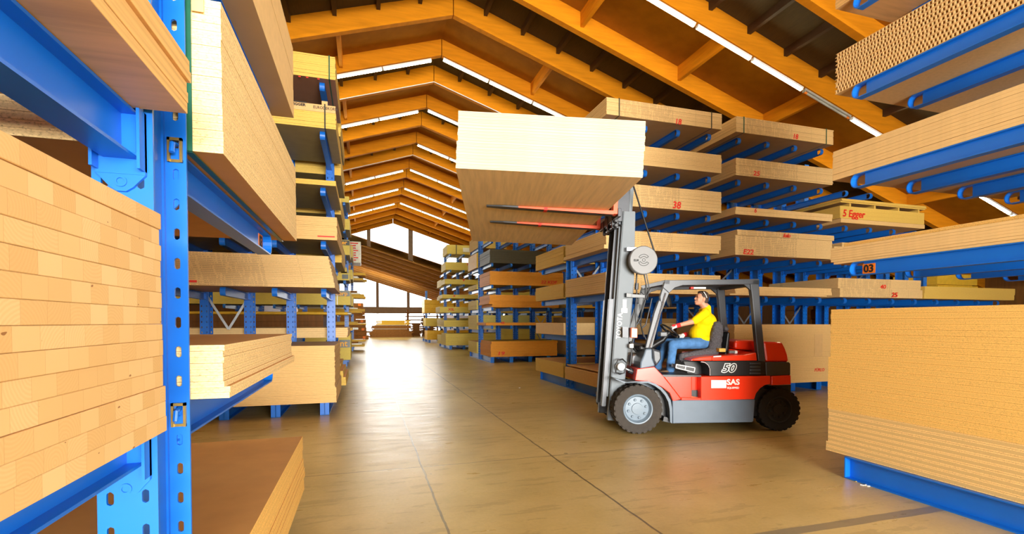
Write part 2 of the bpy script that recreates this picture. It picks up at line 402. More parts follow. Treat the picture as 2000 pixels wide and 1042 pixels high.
# gable above the opening to the second hall
def low2(x): return 8.05 - .30*x      # lower edge of the second hall's rafters
g = MB()
g.prism([(XL, roofz(XL)), (-3.2, roofz(-3.2)), (-3.2, 9.0), (XL, 9.2)], YE, YE+.2)
g.box(XL, -9.0, YE, YE+.2, 0, 9.0); g.box(12.7, XR, YE, YE+.2, 0, 4.2); g.prism([(12.7, 4.2), (XR, 2.9), (12.7, roofz(12.7)+.3)], YE, YE+.2)
struct(g.build('wall_gable', m_wallw))
g = MB()
for xa, xb in ((.25, .55), (3.70, 4.08), (8.1, 8.4), (12.4, 12.7), (-3.4, -3.1)):
    g.prism([(xa, low2(xa)+.1), (xb, low2(xb)+.1), (xb, roofz(xb)+.3), (xa, roofz(xa)+.3)], YE, YE+.22)
struct(g.build('trim_5', m_frame))
glass, n, l, b = nt('window_glass'); b.inputs['Transmission Weight'].default_value = 1; b.inputs['Roughness'].default_value = 0; b.inputs['IOR'].default_value = 1.02
b.inputs['Base Color'].default_value = (.97, .99, 1, 1)
for k, (xa, xb) in enumerate(((-3.1, .25), (.55, 3.70), (4.08, 8.1), (8.4, 12.4))):
    pts = [(xa, low2(xa)+.1), (xb, low2(xb)+.1), (xb, roofz(xb)+.5)]
    if xa < RX < xb: pts.append((RX, RZ+.5))
    pts.append((xa, roofz(xa)+.5))
    struct(MB().prism(pts, YE+.10, YE+.12).build('window_%d' % (k+1), glass))
# second hall: single slope, rafters, roof, end wall
x0, x1 = -9.0, 12.2
for k, y in enumerate([43.75+2.9*i for i in range(12)]):
    z0, z1 = low2(x0), low2(x1)
    g = MB().prism([(x0, z0), (x1, z1), (x1, z1+.62), (x0, z0+.62)], y-.12, y+.12)
    struct(g.build('trim_6', m_glulam3))
struct(MB().prism([(x0, low2(x0)+.62), (x1, low2(x1)+.62), (x1, low2(x1)+.72), (x0, low2(x0)+.72)], YE+.5, Y2).build('ceiling_second_hall', m_board3))
g = MB()
for xa in (-4.6, 1.75, 6.4, 11.0, 15.0):
    g.box(xa, xa+.42, Y2, Y2+.3, 2.9, max(3.0, low2(xa)+.2))
struct(g.build('trim_7', m_frame))
g = MB(); g.box(x0, x1, Y2-.1, Y2+.3, 2.95, 3.95); struct(g.build('wall_far_rail', m_frame))
g = MB()
for xa in (-4.6, 6.4, 11.0, 15.0): g.box(xa, xa+.3, Y2, Y2+.3, 0, 3)
g.box(x0, x1, Y2, Y2+.3, 0, .25)
struct(g.build('wall_far_posts', m_frame))
for k, (xa, xb) in enumerate(((-4.18, 1.75), (2.17, 6.4), (6.82, 11.0))):
    pts = [(xa, 3.95), (xb, 3.95), (xb, max(4.0, low2(xb)+.1)), (xa, low2(xa)+.1)]
    struct(MB().prism(pts, Y2+.1, Y2+.12).build('window_%d' % (k+5), glass))
struct(MB().box(12.0, 12.2, YE+.3, Y2, 0, 4.6).build('wall_right_second_hall', m_wallw))
struct(MB().box(-9.2, -9.0, YE+.3, Y2, 0, 11).build('wall_left_second_hall', m_wallw))
# ---------------------------------------------------------------- cantilever racks
CW, CD = .155, .30      # column flange width and depth
def slotted(mb, w, z0, z1, cols, y0, y1, pitch=.105, m=0):
    """flange plate in the xz plane with rows of round-ended slots cut through"""
    hw = .0095; hh = .021; N = 12; nc = len(cols)
    edges = [-w/2] + [(cols[i]+cols[i+1])/2 for i in range(nc-1)] + [w/2]
    nrow = int((z1-z0)/pitch)
    for c, xc in enumerate(cols):
        xa, xb = edges[c], edges[c+1]
        for r in range(nrow):
            za = z0+r*pitch; zb = za+pitch if r < nrow-1 else z1; zc = za+pitch/2
            out = []; inn = []
            ca = [math.atan2(z-zc, x-xc) for x, z in ((xb, zb), (xa, zb), (xa, za), (xb, za))]
            angs = sorted([a % (2*math.pi) for a in ca] + [2*math.pi*(k+.5)/14 for k in range(14)])
            for a in angs:
                dx, dz = math.cos(a), math.sin(a)
                tx = ((xb if dx > 0 else xa)-xc)/dx if abs(dx) > 1e-9 else 1e9
                tz = ((zb if dz > 0 else za)-zc)/dz if abs(dz) > 1e-9 else 1e9
                t = min(tx, tz); out.append((xc+dx*t, zc+dz*t))
                # stadium
                if abs(dx) > 1e-9 and abs(hw/dx*dz) <= hh-hw: t2 = hw/abs(dx)
                else:
                    q = hh-hw; sgn = 1 if dz > 0 else -1
                    bq = sgn*q*dz; t2 = bq + math.sqrt(max(0, bq*bq-q*q+hw*hw))
                inn.append((xc+dx*t2, zc+dz*t2))
            n = len(angs); vs = [(p[0], y, p[1]) for y in (y0, y1) for ring in (out, inn) for p in ring]
            fs = []
            for k in range(n):
                q = (k+1) % n
                fs += [(k, q, n+q, n+k), (2*n+k, 3*n+k, 3*n+q, 2*n+q), (n+k, n+q, 3*n+q, 3*n+k)]
            mb.add(vs, fs, m)
    for x in (-w/2, w/2):
        mb.add([(x, y0, z0), (x, y1, z0), (x, y1, z1), (x, y0, z1)], [(0, 1, 2, 3)], m)
def column_mesh(H):
    mb = MB()
    slotted(mb, CW, .02, H, (-.045, .045), -CD/2, -CD/2+.010)
    slotted(mb, CW, .02, H, (-.045, .045), CD/2-.010, CD/2)
    mb.box(-.006, .006, -CD/2+.01, CD/2-.01, .0, H)
    for y in (-CD/2+.018, CD/2-.018): mb.box(-.013, .013, y-.008, y+.008, .02, H)
    mb.box(-CW/2, CW/2, -CD/2, CD/2, -.0, .014)
    return mb.mesh('column', [m_blue])
def arm_mesh(L=1.84, Hh=.14, Wd=.085):
    """arm along +y from the column face at y=0, top at z=0"""
    mb = MB(); t = .009
    mb.box(-Wd/2, Wd/2, .0, L, -t, 0); mb.box(-Wd/2, Wd/2, .0, L, -Hh, -Hh+t)
    mb.box(-.004, .004, 0, L-.085, -Hh+t, -t)
    # bent cap at the tip
    N = 8; r = Hh/2; vs = []; fs = []
    for k in range(N+1):
        a = math.pi/2 - math.pi*k/N
        for rr in (r, r-.010):
            for x in (-Wd/2, Wd/2): vs.append((x, L-.012+rr*math.cos(a)*.8, -r+rr*math.sin(a)))
    for k in range(N):
        i = 4*k; j = i+4
        fs += [(i, i+1, j+1, j), (i+2, j+2, j+3, i+3), (i, j, j+2, i+2), (i+1, i+3, j+3, j+1)]
    mb.add(vs, fs)
    # connector plate with hooked cheeks and a tab
    mb.box(-.062, .062, 0, .014, -.185, -.001)
    for x in (-.062, .054): mb.box(x, x+.008, -.0, .05, -.175, -.001)
    mb.prism([(-.062, -.185), (.062, -.185), (.03, -.222), (.012, -.235), (-.012, -.235), (-.03, -.222)], 0, .012)
    mb.lathe([(.010, .0125), (.010, .017), (.016, .017), (.016, .0125)], (0, 0, -.207), 'Y', 14)
    # raised lettering plates on the cheek
    mb.box(-.040, -.012, .014, .0155, -.12, -.03); mb.box(.012, .040, .014, .0155, -.12, -.03)
    return mb.mesh('arm', [m_blue])
def base_mesh(L=1.88, Hh=.23, Wd=.15, both=True):
    mb = MB()
    for s in ((1, -1) if both else (1,)):
        ya, yb = sorted((s*CD/2, s*(CD/2+L)))
        mb.box(-Wd/2, Wd/2, ya, yb, 0, .012); mb.box(-Wd/2, Wd/2, ya, yb, Hh-.012, Hh); mb.box(-.008, .008, ya, yb, .012, Hh-.012)
        e = s*(CD/2+L); mb.box(-Wd/2, Wd/2, min(e, e-s*.012), max(e, e-s*.012), .0, Hh)
    return mb.mesh('base_beam', [m_blue])
def brace_pair(xa, xb, y, z0, z1):
    xm = (xa+xb)/2; g = MB()
    g.bar((xa, y, z1), (xm, y, z0), .006, .045, up=(1, 0, 0)); g.bar((xb, y-.008, z1), (xm, y-.008, z0), .006, .045, up=(1, 0, 0))
    g.tube([(xm, y-.02, z0+.03), (xm, y+.012, z0+.03)], .012, 8)
    return g
me_col_t = column_mesh(6.15); me_col_s = column_mesh(4.2)
me_arm = arm_mesh(); me_base = base_mesh()
def rack(name, label, Yc, xs, near, far, tall=True, braces=(), group=None, clips=()):
    """near / far: list of (z, count of arms, first index)"""
    root = empty(name, (xs[0], Yc, 0), label, 'rack', group)
    arms = {}
    for i, x in enumerate(xs):
        c = bpy.data.objects.new('column', me_col_t if tall and x < 12.5 else me_col_s); COL.objects.link(c); c.location = (x, Yc, 0); par(c, root)
        b = bpy.data.objects.new('base_beam', me_base); COL.objects.link(b); b.location = (x, Yc, 0); par(b, root)
        if i == 0 and clips:
            for z in clips:
                k = MB().box(x+.022, x+.068, Yc+CD/2-.016, Yc+CD/2-.010, z-.045, z-.035)
                k.box(x+.022, x+.030, Yc+CD/2-.022, Yc+CD/2-.010, z-.045, z+.04); k.box(x+.060, x+.068, Yc+CD/2-.022, Yc+CD/2-.010, z-.045, z+.04)
                k.box(x+.022, x+.068, Yc+CD/2-.022, Yc+CD/2-.010, z+.03, z+.04)
                k.build('brass_clip', m_brass, c)
                h = MB(); h.tube([(x+.045, Yc+CD/2-.006, z+.02), (x+.045, Yc+CD/2-.04, z+.012), (x+.045, Yc+CD/2-.048, z-.02)], .009, 8)
                h.build('hook', m_blue, c, smooth=True)
    for side, levels in ((-1, near), (1, far)):
        for z, cnt, first in levels:
            for i in range(first, min(first+cnt, len(xs))):
                a = bpy.data.objects.new('arm', me_arm); COL.objects.link(a)
                a.location = (xs[i], Yc+side*CD/2, z)
                a.rotation_euler = (0, 0, 0 if side > 0 else math.pi)
                par(a, root); arms[(side, round(z, 2), i)] = a
    for i, za, zb in braces:
        brace_pair(xs[i], xs[i+1], Yc, za, zb).build('cross_brace', m_galv, root)
    return root, arms
def arm_tag(arm, x, y, z, txt, side, mat=None, w=.10, h=.085, root=None):
    """orange shelf number stuck on the web side of an arm (faces -x if side<0)"""
    s = side; q = MB().box(min(x, x+s*.002), max(x, x+s*.002), y-w/2, y+w/2, z-h/2, z+h/2)
    t = q.build('number_tag', mat or m_tag, arm)
    return t
PX = .805
LFZ = [.23, 1.36, 2.27, 3.18, 4.10]
xsR = [4.93+PX*k for k in range(4)]
rfg, arf = rack('cantilever_rack', 'blue cantilever rack at the right edge with an orange 03 number tag', 1.88, xsR, [], [(z, 4, 0) for z in (2.27, 3.18, 4.10, 5.02)], True)
xsL = [-.683-.79*k for k in range(4)]
lfg, alf = rack('cantilever_rack', 'big blue cantilever rack at the left edge with a slotted column', 1.88, xsL, [(z, 3, 0) for z in (1.36, 2.27, 3.18)],
                [(z, 4, 0) for z in (1.36, 2.27, 3.18)], True, clips=(2.26, 1.32, 3.2))
# number tags
a = arf[(1, 2.27, 0)]
arm_tag(a, 4.93-.0045, 3.73, 2.19, None, -1, w=.13, h=.105)
text('03', .105, (4.93-.008, 3.73, 2.19), (0, -1, 0), (0, 0, 1), m_black, a, 'number', bold=.003)
a = alf[(1, 2.27, 0)]
arm_tag(a, -.683+.0045, 3.72, 2.195, None, 1, w=.13, h=.105)
text('03', .105, (-.683+.008, 3.72, 2.195), (0, 1, 0), (0, 0, 1), m_black, a, 'number', bold=.003)

Y1 = 11.22; xs1 = [4.93+PX*k for k in range(16)]
r1, a1 = rack('cantilever_rack', 'long blue cantilever rack standing behind the forklift', Y1, xs1,
   [(2.24, 16, 0), (3.13, 12, 0), (4.02, 13, 0), (4.88, 10, 0), (5.82, 8, 0)],
   [(1.31, 8, 0), (2.24, 8, 0), (3.13, 3, 0), (4.02, 3, 0)], True, braces=((4, 1.75, 2.15), (6, 1.6, 2.1), (8, 1.6, 2.1), (0, 2.6, 3.1), (5, 2.75, 3.1), (11, 2.75, 3.1)))
YL1 = 11.25; xsl = [-.683-.79*k for k in range(6)]
l1, al1 = rack('cantilever_rack', 'blue cantilever rack on the left of the aisle, first beyond the foreground', YL1, xsl,
   [(2.23, 6, 0), (3.07, 4, 0), (4.01, 3, 0), (4.99, 3, 0), (5.84, 3, 0)],
   [(1.30, 5, 0), (2.95, 2, 0), (4.0, 2, 0), (4.85, 2, 0), (5.7, 2, 0)], True, braces=((2, 1.5, 2.2),))
Y2c = 21.1; xs2 = [4.93+PX*k for k in range(15)]
r2, a2 = rack('cantilever_rack', 'blue cantilever rack with orange boards, second row on the right of the aisle', Y2c, xs2,
   [(1.5, 14, 0), (2.24, 14, 0), (3.14, 8, 0), (4.02, 5, 0), (4.95, 5, 0)],
   [(1.3, 2, 0), (2.2, 2, 0), (3.1, 2, 0), (4.05, 3, 0), (4.95, 3, 0)], True, braces=((3, 1.55, 2.15), (3, .8, 1.5), (3, 2.3, 3.0), (9, 1.6, 2.2)))
r3, a3 = rack('cantilever_rack', 'blue cantilever rack with pale yellow packs, third row on the right', 31.0, [4.93+PX*k for k in range(10)],
   [(z, 10 if z < 3.5 else 5, 0) for z in (1.35, 2.2, 3.05, 3.9, 4.75, 5.7)], [(z, 4, 0) for z in (1.35, 2.2, 3.05, 3.9, 4.75)], True)
r4, a4 = rack('cantilever_rack', 'low blue rack with bright yellow boards, last row on the right', 40.9, [4.93+1.2*k for k in range(3)],
   [(z, 3, 0) for z in (1.3, 2.35)], [(z, 3, 0) for z in (1.3, 2.35)], False)
l2, al2 = rack('cantilever_rack', 'blue cantilever rack with wrapped packs, second row on the left', 21.1, [-.69-.79*k for k in range(6)],
   [(1.22, 2, 4), (2.27, 6, 0), (3.18, 3, 0), (4.12, 2, 0), (5.05, 2, 0), (6.05, 2, 0)], [(2.3, 2, 0), (3.4, 2, 0), (4.3, 2, 0)], True)
l3, al3 = rack('cantilever_rack', 'blue rack with long mixed timber and steel, third row on the left', 31.0, [-.69-.79*k for k in range(3)],
   [(z, 3, 0) for z in (1.2, 2.1, 3.0, 4.0, 5.0)], [(z, 2, 0) for z in (1.2, 2.1, 3.0)], True)

# ---------------------------------------------------------------- boards
def sheet_rings(mb, x0, x1, y0, y1, z0, z1, c, i, me_, mf):
    vs = []
    for z, d in ((z0, c), (z0+c, 0), (z1-c, 0), (z1, c)):
        vs += [(x0+d, y0+d, z), (x1-d, y0+d, z), (x1-d, y1-d, z), (x0+d, y1-d, z)]
    fs = []; ms = []; uv = []
    for r, (va, vb) in enumerate(((0, .08), (.08, .92), (.92, 1))):
        for k in range(4):
            q = (k+1) % 4
            fs.append((4*r+k, 4*r+q, 4*r+4+q, 4*r+4+k)); ms.append(me_)
            if k in (0, 2): uv.append(((0, i+va), (1, i+va), (1, i+vb), (0, i+vb)))
            else: uv.append(((.8, i+va), (.9, i+va), (.9, i+vb), (.8, i+vb)))
    fs += [(3, 2, 1, 0), (12, 13, 14, 15)]; ms += [mf, mf]; uv += [((0, 0),)*4]*2
    mb.add(vs, fs, ms, uv)
def pack(name, label, x0, x1, y0, y1, z0, z1, n, me_, mf, group=None, jit=.006, seed=0, cat='board stack', parent=None, c=None, steps=None, lean=0):
    """a stack of like boards lying on the arms"""
    rnd = random.Random(seed*77+int(x0*100)+int(z0*31)); mb = MB(); t = (z1-z0)/n; c = min(.003, t*.12) if c is None else c
    for i in range(n):
        dx = rnd.uniform(-jit, jit); dy = rnd.uniform(-jit, jit)
        dx += lean*i/n
        if steps:
            for lo, hi, sx, sy in steps:
                if lo <= i < hi: dx += sx; dy += sy
        sheet_rings(mb, x0+dx, x1+dx, y0+dy, y1+dy, z0+i*t, z0+(i+1)*t, c, i, 0, 1)
    o = mb.build(name, [me_, mf], parent)
    return tag(o, label, cat, group)
def strap(o, x, y0, y1, z0, z1, mat=None, w=.022):
    e = .007; g = MB()
    g.box(x-w/2, x+w/2, y0-e-.002, y0-e+.001, z0-.0025, z1+.012); g.box(x-w/2, x+w/2, y0-e, y1+e, z1+.007, z1+.010); g.box(x-w/2, x+w/2, y0-e, y1+e, z0-.0025, z0-.0005)
    s = g.build('strap', mat or m_strapb, o); return s
ORD = ['topmost', 'second from the top', 'third from the top', 'fourth from the top', 'fifth from the top', 'sixth from the top', 'seventh from the top', 'eighth from the top', 'ninth from the top', 'tenth from the top']
def ordinal(i, n):
    """i counts from the bottom"""
    t = n-1-i
    names = ['topmost', 'second', 'third', 'fourth', 'fifth', 'sixth', 'seventh', 'eighth', 'ninth', 'tenth', 'eleventh', 'twelfth', 'thirteenth', 'fourteenth', 'fifteenth', 'sixteenth', 'seventeenth', 'eighteenth']
    if t == 0: return 'topmost'
    if i == 0: return 'lowest'
    return names[t]+' from the top' if t <= i else names[i]+' from the bottom'
def sheets(name, desc, where, group, x0, x1, y0, y1, z0, z1, n, me_, mf, jit=.004, seed=0, cat='board', off=None, T=None, low=None):
    """every board of the stack is an object of its own"""
    rnd = random.Random(seed); t = (z1-z0)/n; out = []
    for i in range(n):
        dx = rnd.uniform(-jit, jit); dy = rnd.uniform(-jit, jit)
        if off:
            for lo, hi, sx, sy in off:
                if lo <= i < hi: dx += sx; dy += sy
        mb = MB(); cx, cy = (x0+x1)/2, (y0+y1)/2
        sheet_rings(mb, x0-cx, x1-cx, y0-cy, y1-cy, 0, t-.0005, min(.0012, t*.04), 0, 0, 1)
        o = bpy.data.objects.new(name, mb.mesh(name, [low[1] if low and i < low[0] else me_, mf])); COL.objects.link(o)
        loc = Vector((cx+dx, cy+dy, z0+i*t))
        if T is None: o.location = loc
        else: o.matrix_world = T @ Matrix.Translation(loc)
        tag(o, '%s, %s %s' % (desc, ordinal(i, n), where), cat, group); out.append(o)
    return out
# left foreground
sheets('block_board', 'block glued panel', 'in the stack before the blue column', 'block glued panels left of the column', -3.3, -.50, -.62, 1.465, 1.363, 1.926, 14, m_blocks, m_spruce_x, .003, 3,
       off=[(0, 1, 0, .03), (1, 3, 0, .022), (3, 5, 0, .012)])
sheets('solid_wood_panel', 'solid wood panel', 'of the upper left stack', 'solid wood panels upper left', -3.3, -.50, -.35, 1.70, 2.272, 2.43, 5, m_spruce_ey, m_spruce_x, .006, 4)
cb = sheets('chipboard_sheet', 'thick raw chipboard', 'in the high stack right of the column', 'chipboards in the high stack right of the column', -3.3, -.50, 2.062, 4.12, 2.274, 2.83, 20, m_chip_n, m_chipface, .0012, 5, off=[(0, 4, .002, 0), (12, 20, -.001, 0)])
sheets('smooth_board', 'smooth brown fibreboard', 'at the upper left edge', 'fibreboards at the upper left edge', -3.3, -.50, 2.05, 4.03, 3.182, 3.70, 5, m_beige, m_mdff, .002, 6)
sheets('chipboard_sheet', 'coarse chipboard', 'in the waist high stack left of the aisle', 'chipboards in the waist high stack', -3.3, -.50, 2.045, 3.82, 1.363, 1.565, 9, m_chip_n, m_chipface, .004, 7, off=[(0, 2, .012, .03)])
sheets('chipboard_sheet', 'brown faced chipboard', 'in the floor level stack at lower left', 'chipboards in the floor level stack', -3.3, -.50, 2.06, 4.42, .232, .69, 12, m_chip_y, m_chipface, .005, 8, off=[(0, 5, .006, .03), (5, 7, .004, .01)])
# green strap and cardboard corner on the high stack
g = MB(); xx = -.607
g.box(xx-.012, xx+.012, 2.052, 2.056, 2.268, 2.842); g.box(xx-.012, xx+.012, 2.052, 4.13, 2.838, 2.842)
g.box(xx-.012, xx+.012, 2.052, 4.13, 2.266, 2.2705)
tag(g.build('green_strap', m_strap), 'green plastic strap round the chipboard stack beside the column', 'strap')
g = MB(); g.box(-.592, -.553, 2.050, 2.054, 2.775, 2.84); g.box(-.592, -.553, 2.050, 2.11, 2.8425, 2.846)
tag(g.build('corner_protector', m_card), 'small cardboard corner piece on top of the strapped chipboard stack', 'cardboard')
# right foreground
T2 = 2.78
sheets('chipboard_sheet', 'thick yellowish chipboard', 'in the big floor stack at lower right', 'chipboards in the big floor stack at right', 4.89, 4.89+T2, 2.09, 4.13, .232, 1.785, 30, m_chip_y, m_chipface, .0025, 11, low=(9, m_chip_s),
       off=[(20, 30, .0, -.012), (9, 20, .0, .012), (2, 9, .004, .005), (0, 2, .004, .03)])
sheets('chipboard_sheet', 'pale fine chipboard', 'beside the 03 tag at right', 'chipboards above the 03 tag', 4.89, 4.89+T2, 2.09, 4.13, 2.273, 2.45, 7, m_beige, m_mdff, .004, 12, off=[(0, 1, .01, -.03)])
sheets('chipboard_sheet', 'brown chipboard', 'lying askew above the 03 tag', 'skewed brown chipboards', 4.95, 4.95+T2, 2.09, 4.02, 2.452, 2.495, 2, m_chip_y, m_chipface, .01, 13)
sheets('beige_board', 'pale beige board', 'in the second highest stack at right', 'beige boards in the second highest right stack', 4.89, 4.89+T2, 2.09, 4.12, 3.183, 3.495, 10, m_beige, m_mdff, .003, 14, off=[(0, 2, .006, .004)])
# tubular core boards: skins and ribs, open cells at the edge
def tubular(mb, x0, x1, y0, y1, z0, t, seed):
    rnd = random.Random(seed); sk = .006; d = .03
    mb.box(x0, x1, y0, y1, z0, z0+sk); mb.box(x0, x1, y0, y1, z0+t-sk, z0+t); mb.box(x0+d, x1-d, y0+d, y1-d, z0+sk, z0+t-sk)
    y = y0 + rnd.uniform(0, .02)
    while y < y1-.012:
        w_ = rnd.uniform(.011, .016); mb.box(x0, x0+d, y, y+w_, z0+sk, z0+t-sk, 1); y += .034
    x = x0 + .05
    while x < x1-.012: mb.box(x, x+.013, y1-d, y1, z0+sk, z0+t-sk, 1); x += .034
n_ = 11; t_ = .43/n_
for i in range(n_):
    g = MB(); tubular(g, 4.885+(.006 if i % 3 else 0), 4.89+T2, 2.09, 4.10+.004*(i % 2), 4.103+i*t_, t_, i)
    o = g.build('tubular_board', [m_mdf, m_beige]); tag(o, 'hollow tubular core board with open cells, %s at upper right' % ordinal(i, n_), 'board', 'tubular core boards at upper right')
sheets('spruce_board', 'spruce board', 'on the highest arm at the upper right corner', 'boards on the highest right arm', 4.89, 4.89+T2, 2.2, 4.12, 5.023, 5.2, 5, m_spruce_ey, m_spruce_x, .004, 15)

# --- rack behind the forklift, near side (front faces at y 8.95)
YF = 8.95; YBk = 11.04; G = 'board stacks on the rack behind the forklift'
XA = (4.69, 7.47); XB = (7.85, 10.63); XC = (10.87, 13.68)
def P1(label, X, z0, z1, n, me_, mf=None, **kw):
    y0 = kw.pop('y0', YF); y1 = kw.pop('y1', YBk)
    return pack(kw.pop('name', 'board_stack'), label, X[0], X[1], y0, y1, z0+.003, z1, n, me_, mf or m_mdff, G, **kw)
o = P1('strapped board stack marked 18, highest in the left bay behind the forklift mast', XA, 5.82, 6.165, 11, m_print)
strap(o, XA[0]+.28, YF, YBk, 5.823, 6.165); strap(o, XA[1]-.27, YF, YBk, 5.823, 6.165); mark('18', 1324, 238, 11, YF, m_red, o)
o = P1('board stack under the stack marked 18, behind the raised load', XA, 4.88, 5.275, 12, m_print3)
o = P1('board stack marked 38 beside the top of the forklift mast', XA, 4.02, 4.475, 13, m_print2); mark('38', 1321, 401, 14, YF, m_red, o)
o = P1('unmarked board stack directly below the one marked 38', XA, 3.13, 3.52, 10, m_print, steps=[(0, 2, -.05, 0)])
o = P1('board stack just above the forklift cab, left bay', XA, 2.24, 2.66, 9, m_print3)
o = P1('strapped board stack marked 18, highest in the middle bay', XB, 5.82, 6.165, 11, m_print)
strap(o, XB[0]+.2, YF, YBk, 5.823, 6.165, m_strap); strap(o, XB[1]-.22, YF, YBk, 5.823, 6.165, m_strap); mark('18', 1553, 267, 10, YF, m_red, o)
o = P1('board stack marked 25 in the middle bay', XB, 4.88, 5.26, 12, m_print2); mark('25', 1477, 339, 9, YF, m_red, o, sx=1.3)
o = P1('two thin boards marked 6 in the middle bay', XB, 4.02, 4.19, 2, m_beige, jit=.01); mark('6', 1475, 411, 9, YF, m_red, o)
o = P1('board stack marked E22 in the middle bay', XB, 3.13, 3.685, 14, m_print2, steps=[(11, 14, .03, -.03)]); mark('E22', 1461, 492, 10, YF, m_red, o, sx=1.25); mark('fofo', 1536, 460, 8, YF-.035, m_red, o, shear=.4)
o = P1('pale thin board stack right of the forklift roof', XB, 2.24, 2.44, 6, m_beige, m_chipface, steps=[(0, 1, -.12, .02), (1, 3, .02, 0)])
o = P1('tall floor stack of boards behind the rear of the forklift', XB, .23, 1.59, 34, m_pack, steps=[(0, 4, .0, 0)]); mark('F\u00dcRLO', 1600, 722, 6, YF, m_red, o)
g = MB(); p = hit(1599, 665, 'Y', YF-.008); g.box(p.x-.12, p.x+.12, p.y, p.y+.002, p.z-.36, p.z+.16); g.build('delivery_note', m_card, o)
o = P1('two warped boards on top of the stack marked 5 Egger', (10.9, 13.72), 4.405+.09, 4.59, 3, m_packy, jit=.02)
g = MB()
for xq in (11.2, 12.0, 12.8, 13.5): g.box(xq, xq+.05, YF+.03, YBk-.1, 4.42, 4.498)
g.build('spacer', m_packy, o)
o = P1('yellowish board stack marked 5 Egger, right bay', XC, 4.12, 4.418, 3, m_packy, jit=.004); mark('5 Egger', 1667, 418, 14, YF, m_red, o)
g = MB().box(10.9, 13.7, YF, YBk-.1, 4.022, 4.119).build('underlay_board', m_pack, o)
o = P1('brown stepped board stack partly hidden by the 03 arm', (10.70, 13.4), 3.13, 3.55, 8, m_print3, steps=[(6, 8, .25, 0)])
o = P1('board stack marked 40 and 25, lower right bay', (10.84, 13.6), 2.24, 2.70, 13, m_print2, steps=[(0, 6, .05, -.01)])
mark('40', 1724, 560, 8, YF, m_red, o, sx=1.4); mark('25', 1745, 576, 9, YF, m_red, o, sx=1.3, off=.03)
o = P1('dark yellow board stack at the far right end of the rack', (13.75, 17.25), 2.24, 2.56, 9, m_packy, steps=[(0, 4, -.03, 0)])
# floor level at the aisle end
pack('board_stack', 'low board stack at the aisle corner beside the forklift mast', 4.69, 7.77, 9.1, 11.05, .262, .56, 9, m_pack, m_chipface, G, c=.004)
pack('board_stack', 'single loose board askew on the low stack beside the mast', 4.74, 7.74, 9.3, 11.05, .585, .612, 1, m_pack, m_chipface, G)
g = MB()
for xq in (5.0, 6.3, 7.6): g.box(xq, xq+.06, 9.3, 11.0, .561, .584)
tag(g.build('spacer_battens', m_pack), 'thin battens under the loose board beside the mast', 'batten')
# far side of the same rack
F0, F1 = 11.42, 13.5
for lab, z0, z1, n_, me_, X in (('yellow tan board stack at the aisle end behind the mast, highest on the far side', 3.13, 3.56, 10, m_packy, (4.80, 7.5)),
      ('yellow tan board stack at the aisle end, one shelf below the top, far side', 2.24, 2.62, 9, m_packy, (4.80, 7.5)),
      ('smooth board stack with pink brown end at the aisle, far side', 1.31, 1.62, 1, m_beige, (4.80, 9.6)),
      ('greenish pale board stack on the floor beam at the aisle end', .232, .60, 10, m_packy, (4.80, 7.5))):
    pack('board_stack', lab, X[0], X[1], F0, F1, z0+.003, z1, n_, me_, m_chipface, 'board stacks on the far side of that rack')
pack('board_stack', 'brown board stack seen through the rack above the forklift', 8.2, 12.5, F0, F1, 2.243, 2.5, 6, m_pack, m_chipface, 'board stacks on the far side of that rack')

# --- left rack beyond the foreground (front faces at y 9.1)
YF = 9.1; G = 'board stacks on the first left rack'
def PL(label, x1, z0, z1, n, me_, mf=None, L=2.8, y1=11.05, y0=9.1, **kw):
    return pack('board_stack', label, x1-L, x1, y0, y1, z0+.003, z1, n, me_, mf or m_olive, G, **kw)
o = PL('strapped board stack with brown underside, highest on the left', -.455, 5.84, 6.235, 14, m_packy, m_purple)
strap(o, -.555, YF, 11.05, 5.843, 6.235, m_strap)
for px_ in (570, 585, 600, 622): 
    p = hit(px_, 147 + (px_-570)*.13, 'Y', YF-.008); MB().box(p.x-.018, p.x+.018, p.y, p.y+.002, p.z-.01, p.z+.008).build('red_dab', m_red, o)
o = PL('strapped board stack lettered EURODEKOR, second highest on the left', -.455, 4.99, 5.33, 11, m_packy, m_olive)
g = MB().box(-3.25, -.457, YF-.012, YF-.004, 5.26, 5.385).build('cardboard_cover', m_card, o)
strap(o, -.63, YF-.012, 11.05, 4.993, 5.39, m_strapb)
g = MB().box(-.68, -.585, YF-.018, YF-.010, 5.38, 5.45).build('corner_protector', m_card, o)
p = hit(635.5, 211.5, 'Y', YF-.014); text('EURODEKOR\u00ae', .068, (p.x-.0, YF-.014, p.z), (1, 0, .0), (0, 0, 1), m_black, o, 'lettering', bold=.001, sx=.86)
p = hit(584, 203.5, 'Y', YF-.014); text('EGGER', .06, (p.x, YF-.014, p.z), (1, 0, 0), (0, 0, 1), m_black, o, 'lettering', bold=.003, sx=1.1)
p = hit(584, 198, 'Y', YF-.014); MB().box(p.x-.11, p.x+.12, YF-.014, YF-.013, p.z-.012, p.z+.008).build('printed_bar', m_black, o)
o = PL('thin pale board lying above the red marked stack on the left', -.455, 4.01, 4.10, 2, m_packy, m_olive)
o = PL('board stack with a red dash at its lower edge on the left', -.45, 3.07, 3.47, 13, m_pack, m_olive)
p = hit(637, 461.5, 'Y', YF-.008); MB().box(p.x-.14, p.x+.14, p.y, p.y+.002, p.z-.01, p.z+.012).build('red_dash', m_red, o)
o = PL('long stamped board stack in the middle of the left side', -.485, 2.24, 2.79, 18, m_print2, m_mdff, L=2.8, lean=-.115, steps=[(0, 5, .0, -.012)])
p = hit(376, 549, 'Y', YF-.03); MB().box(p.x-.1, p.x+.06, p.y, p.y+.002, p.z-.015, p.z+.02).build('red_dash', m_red, o)
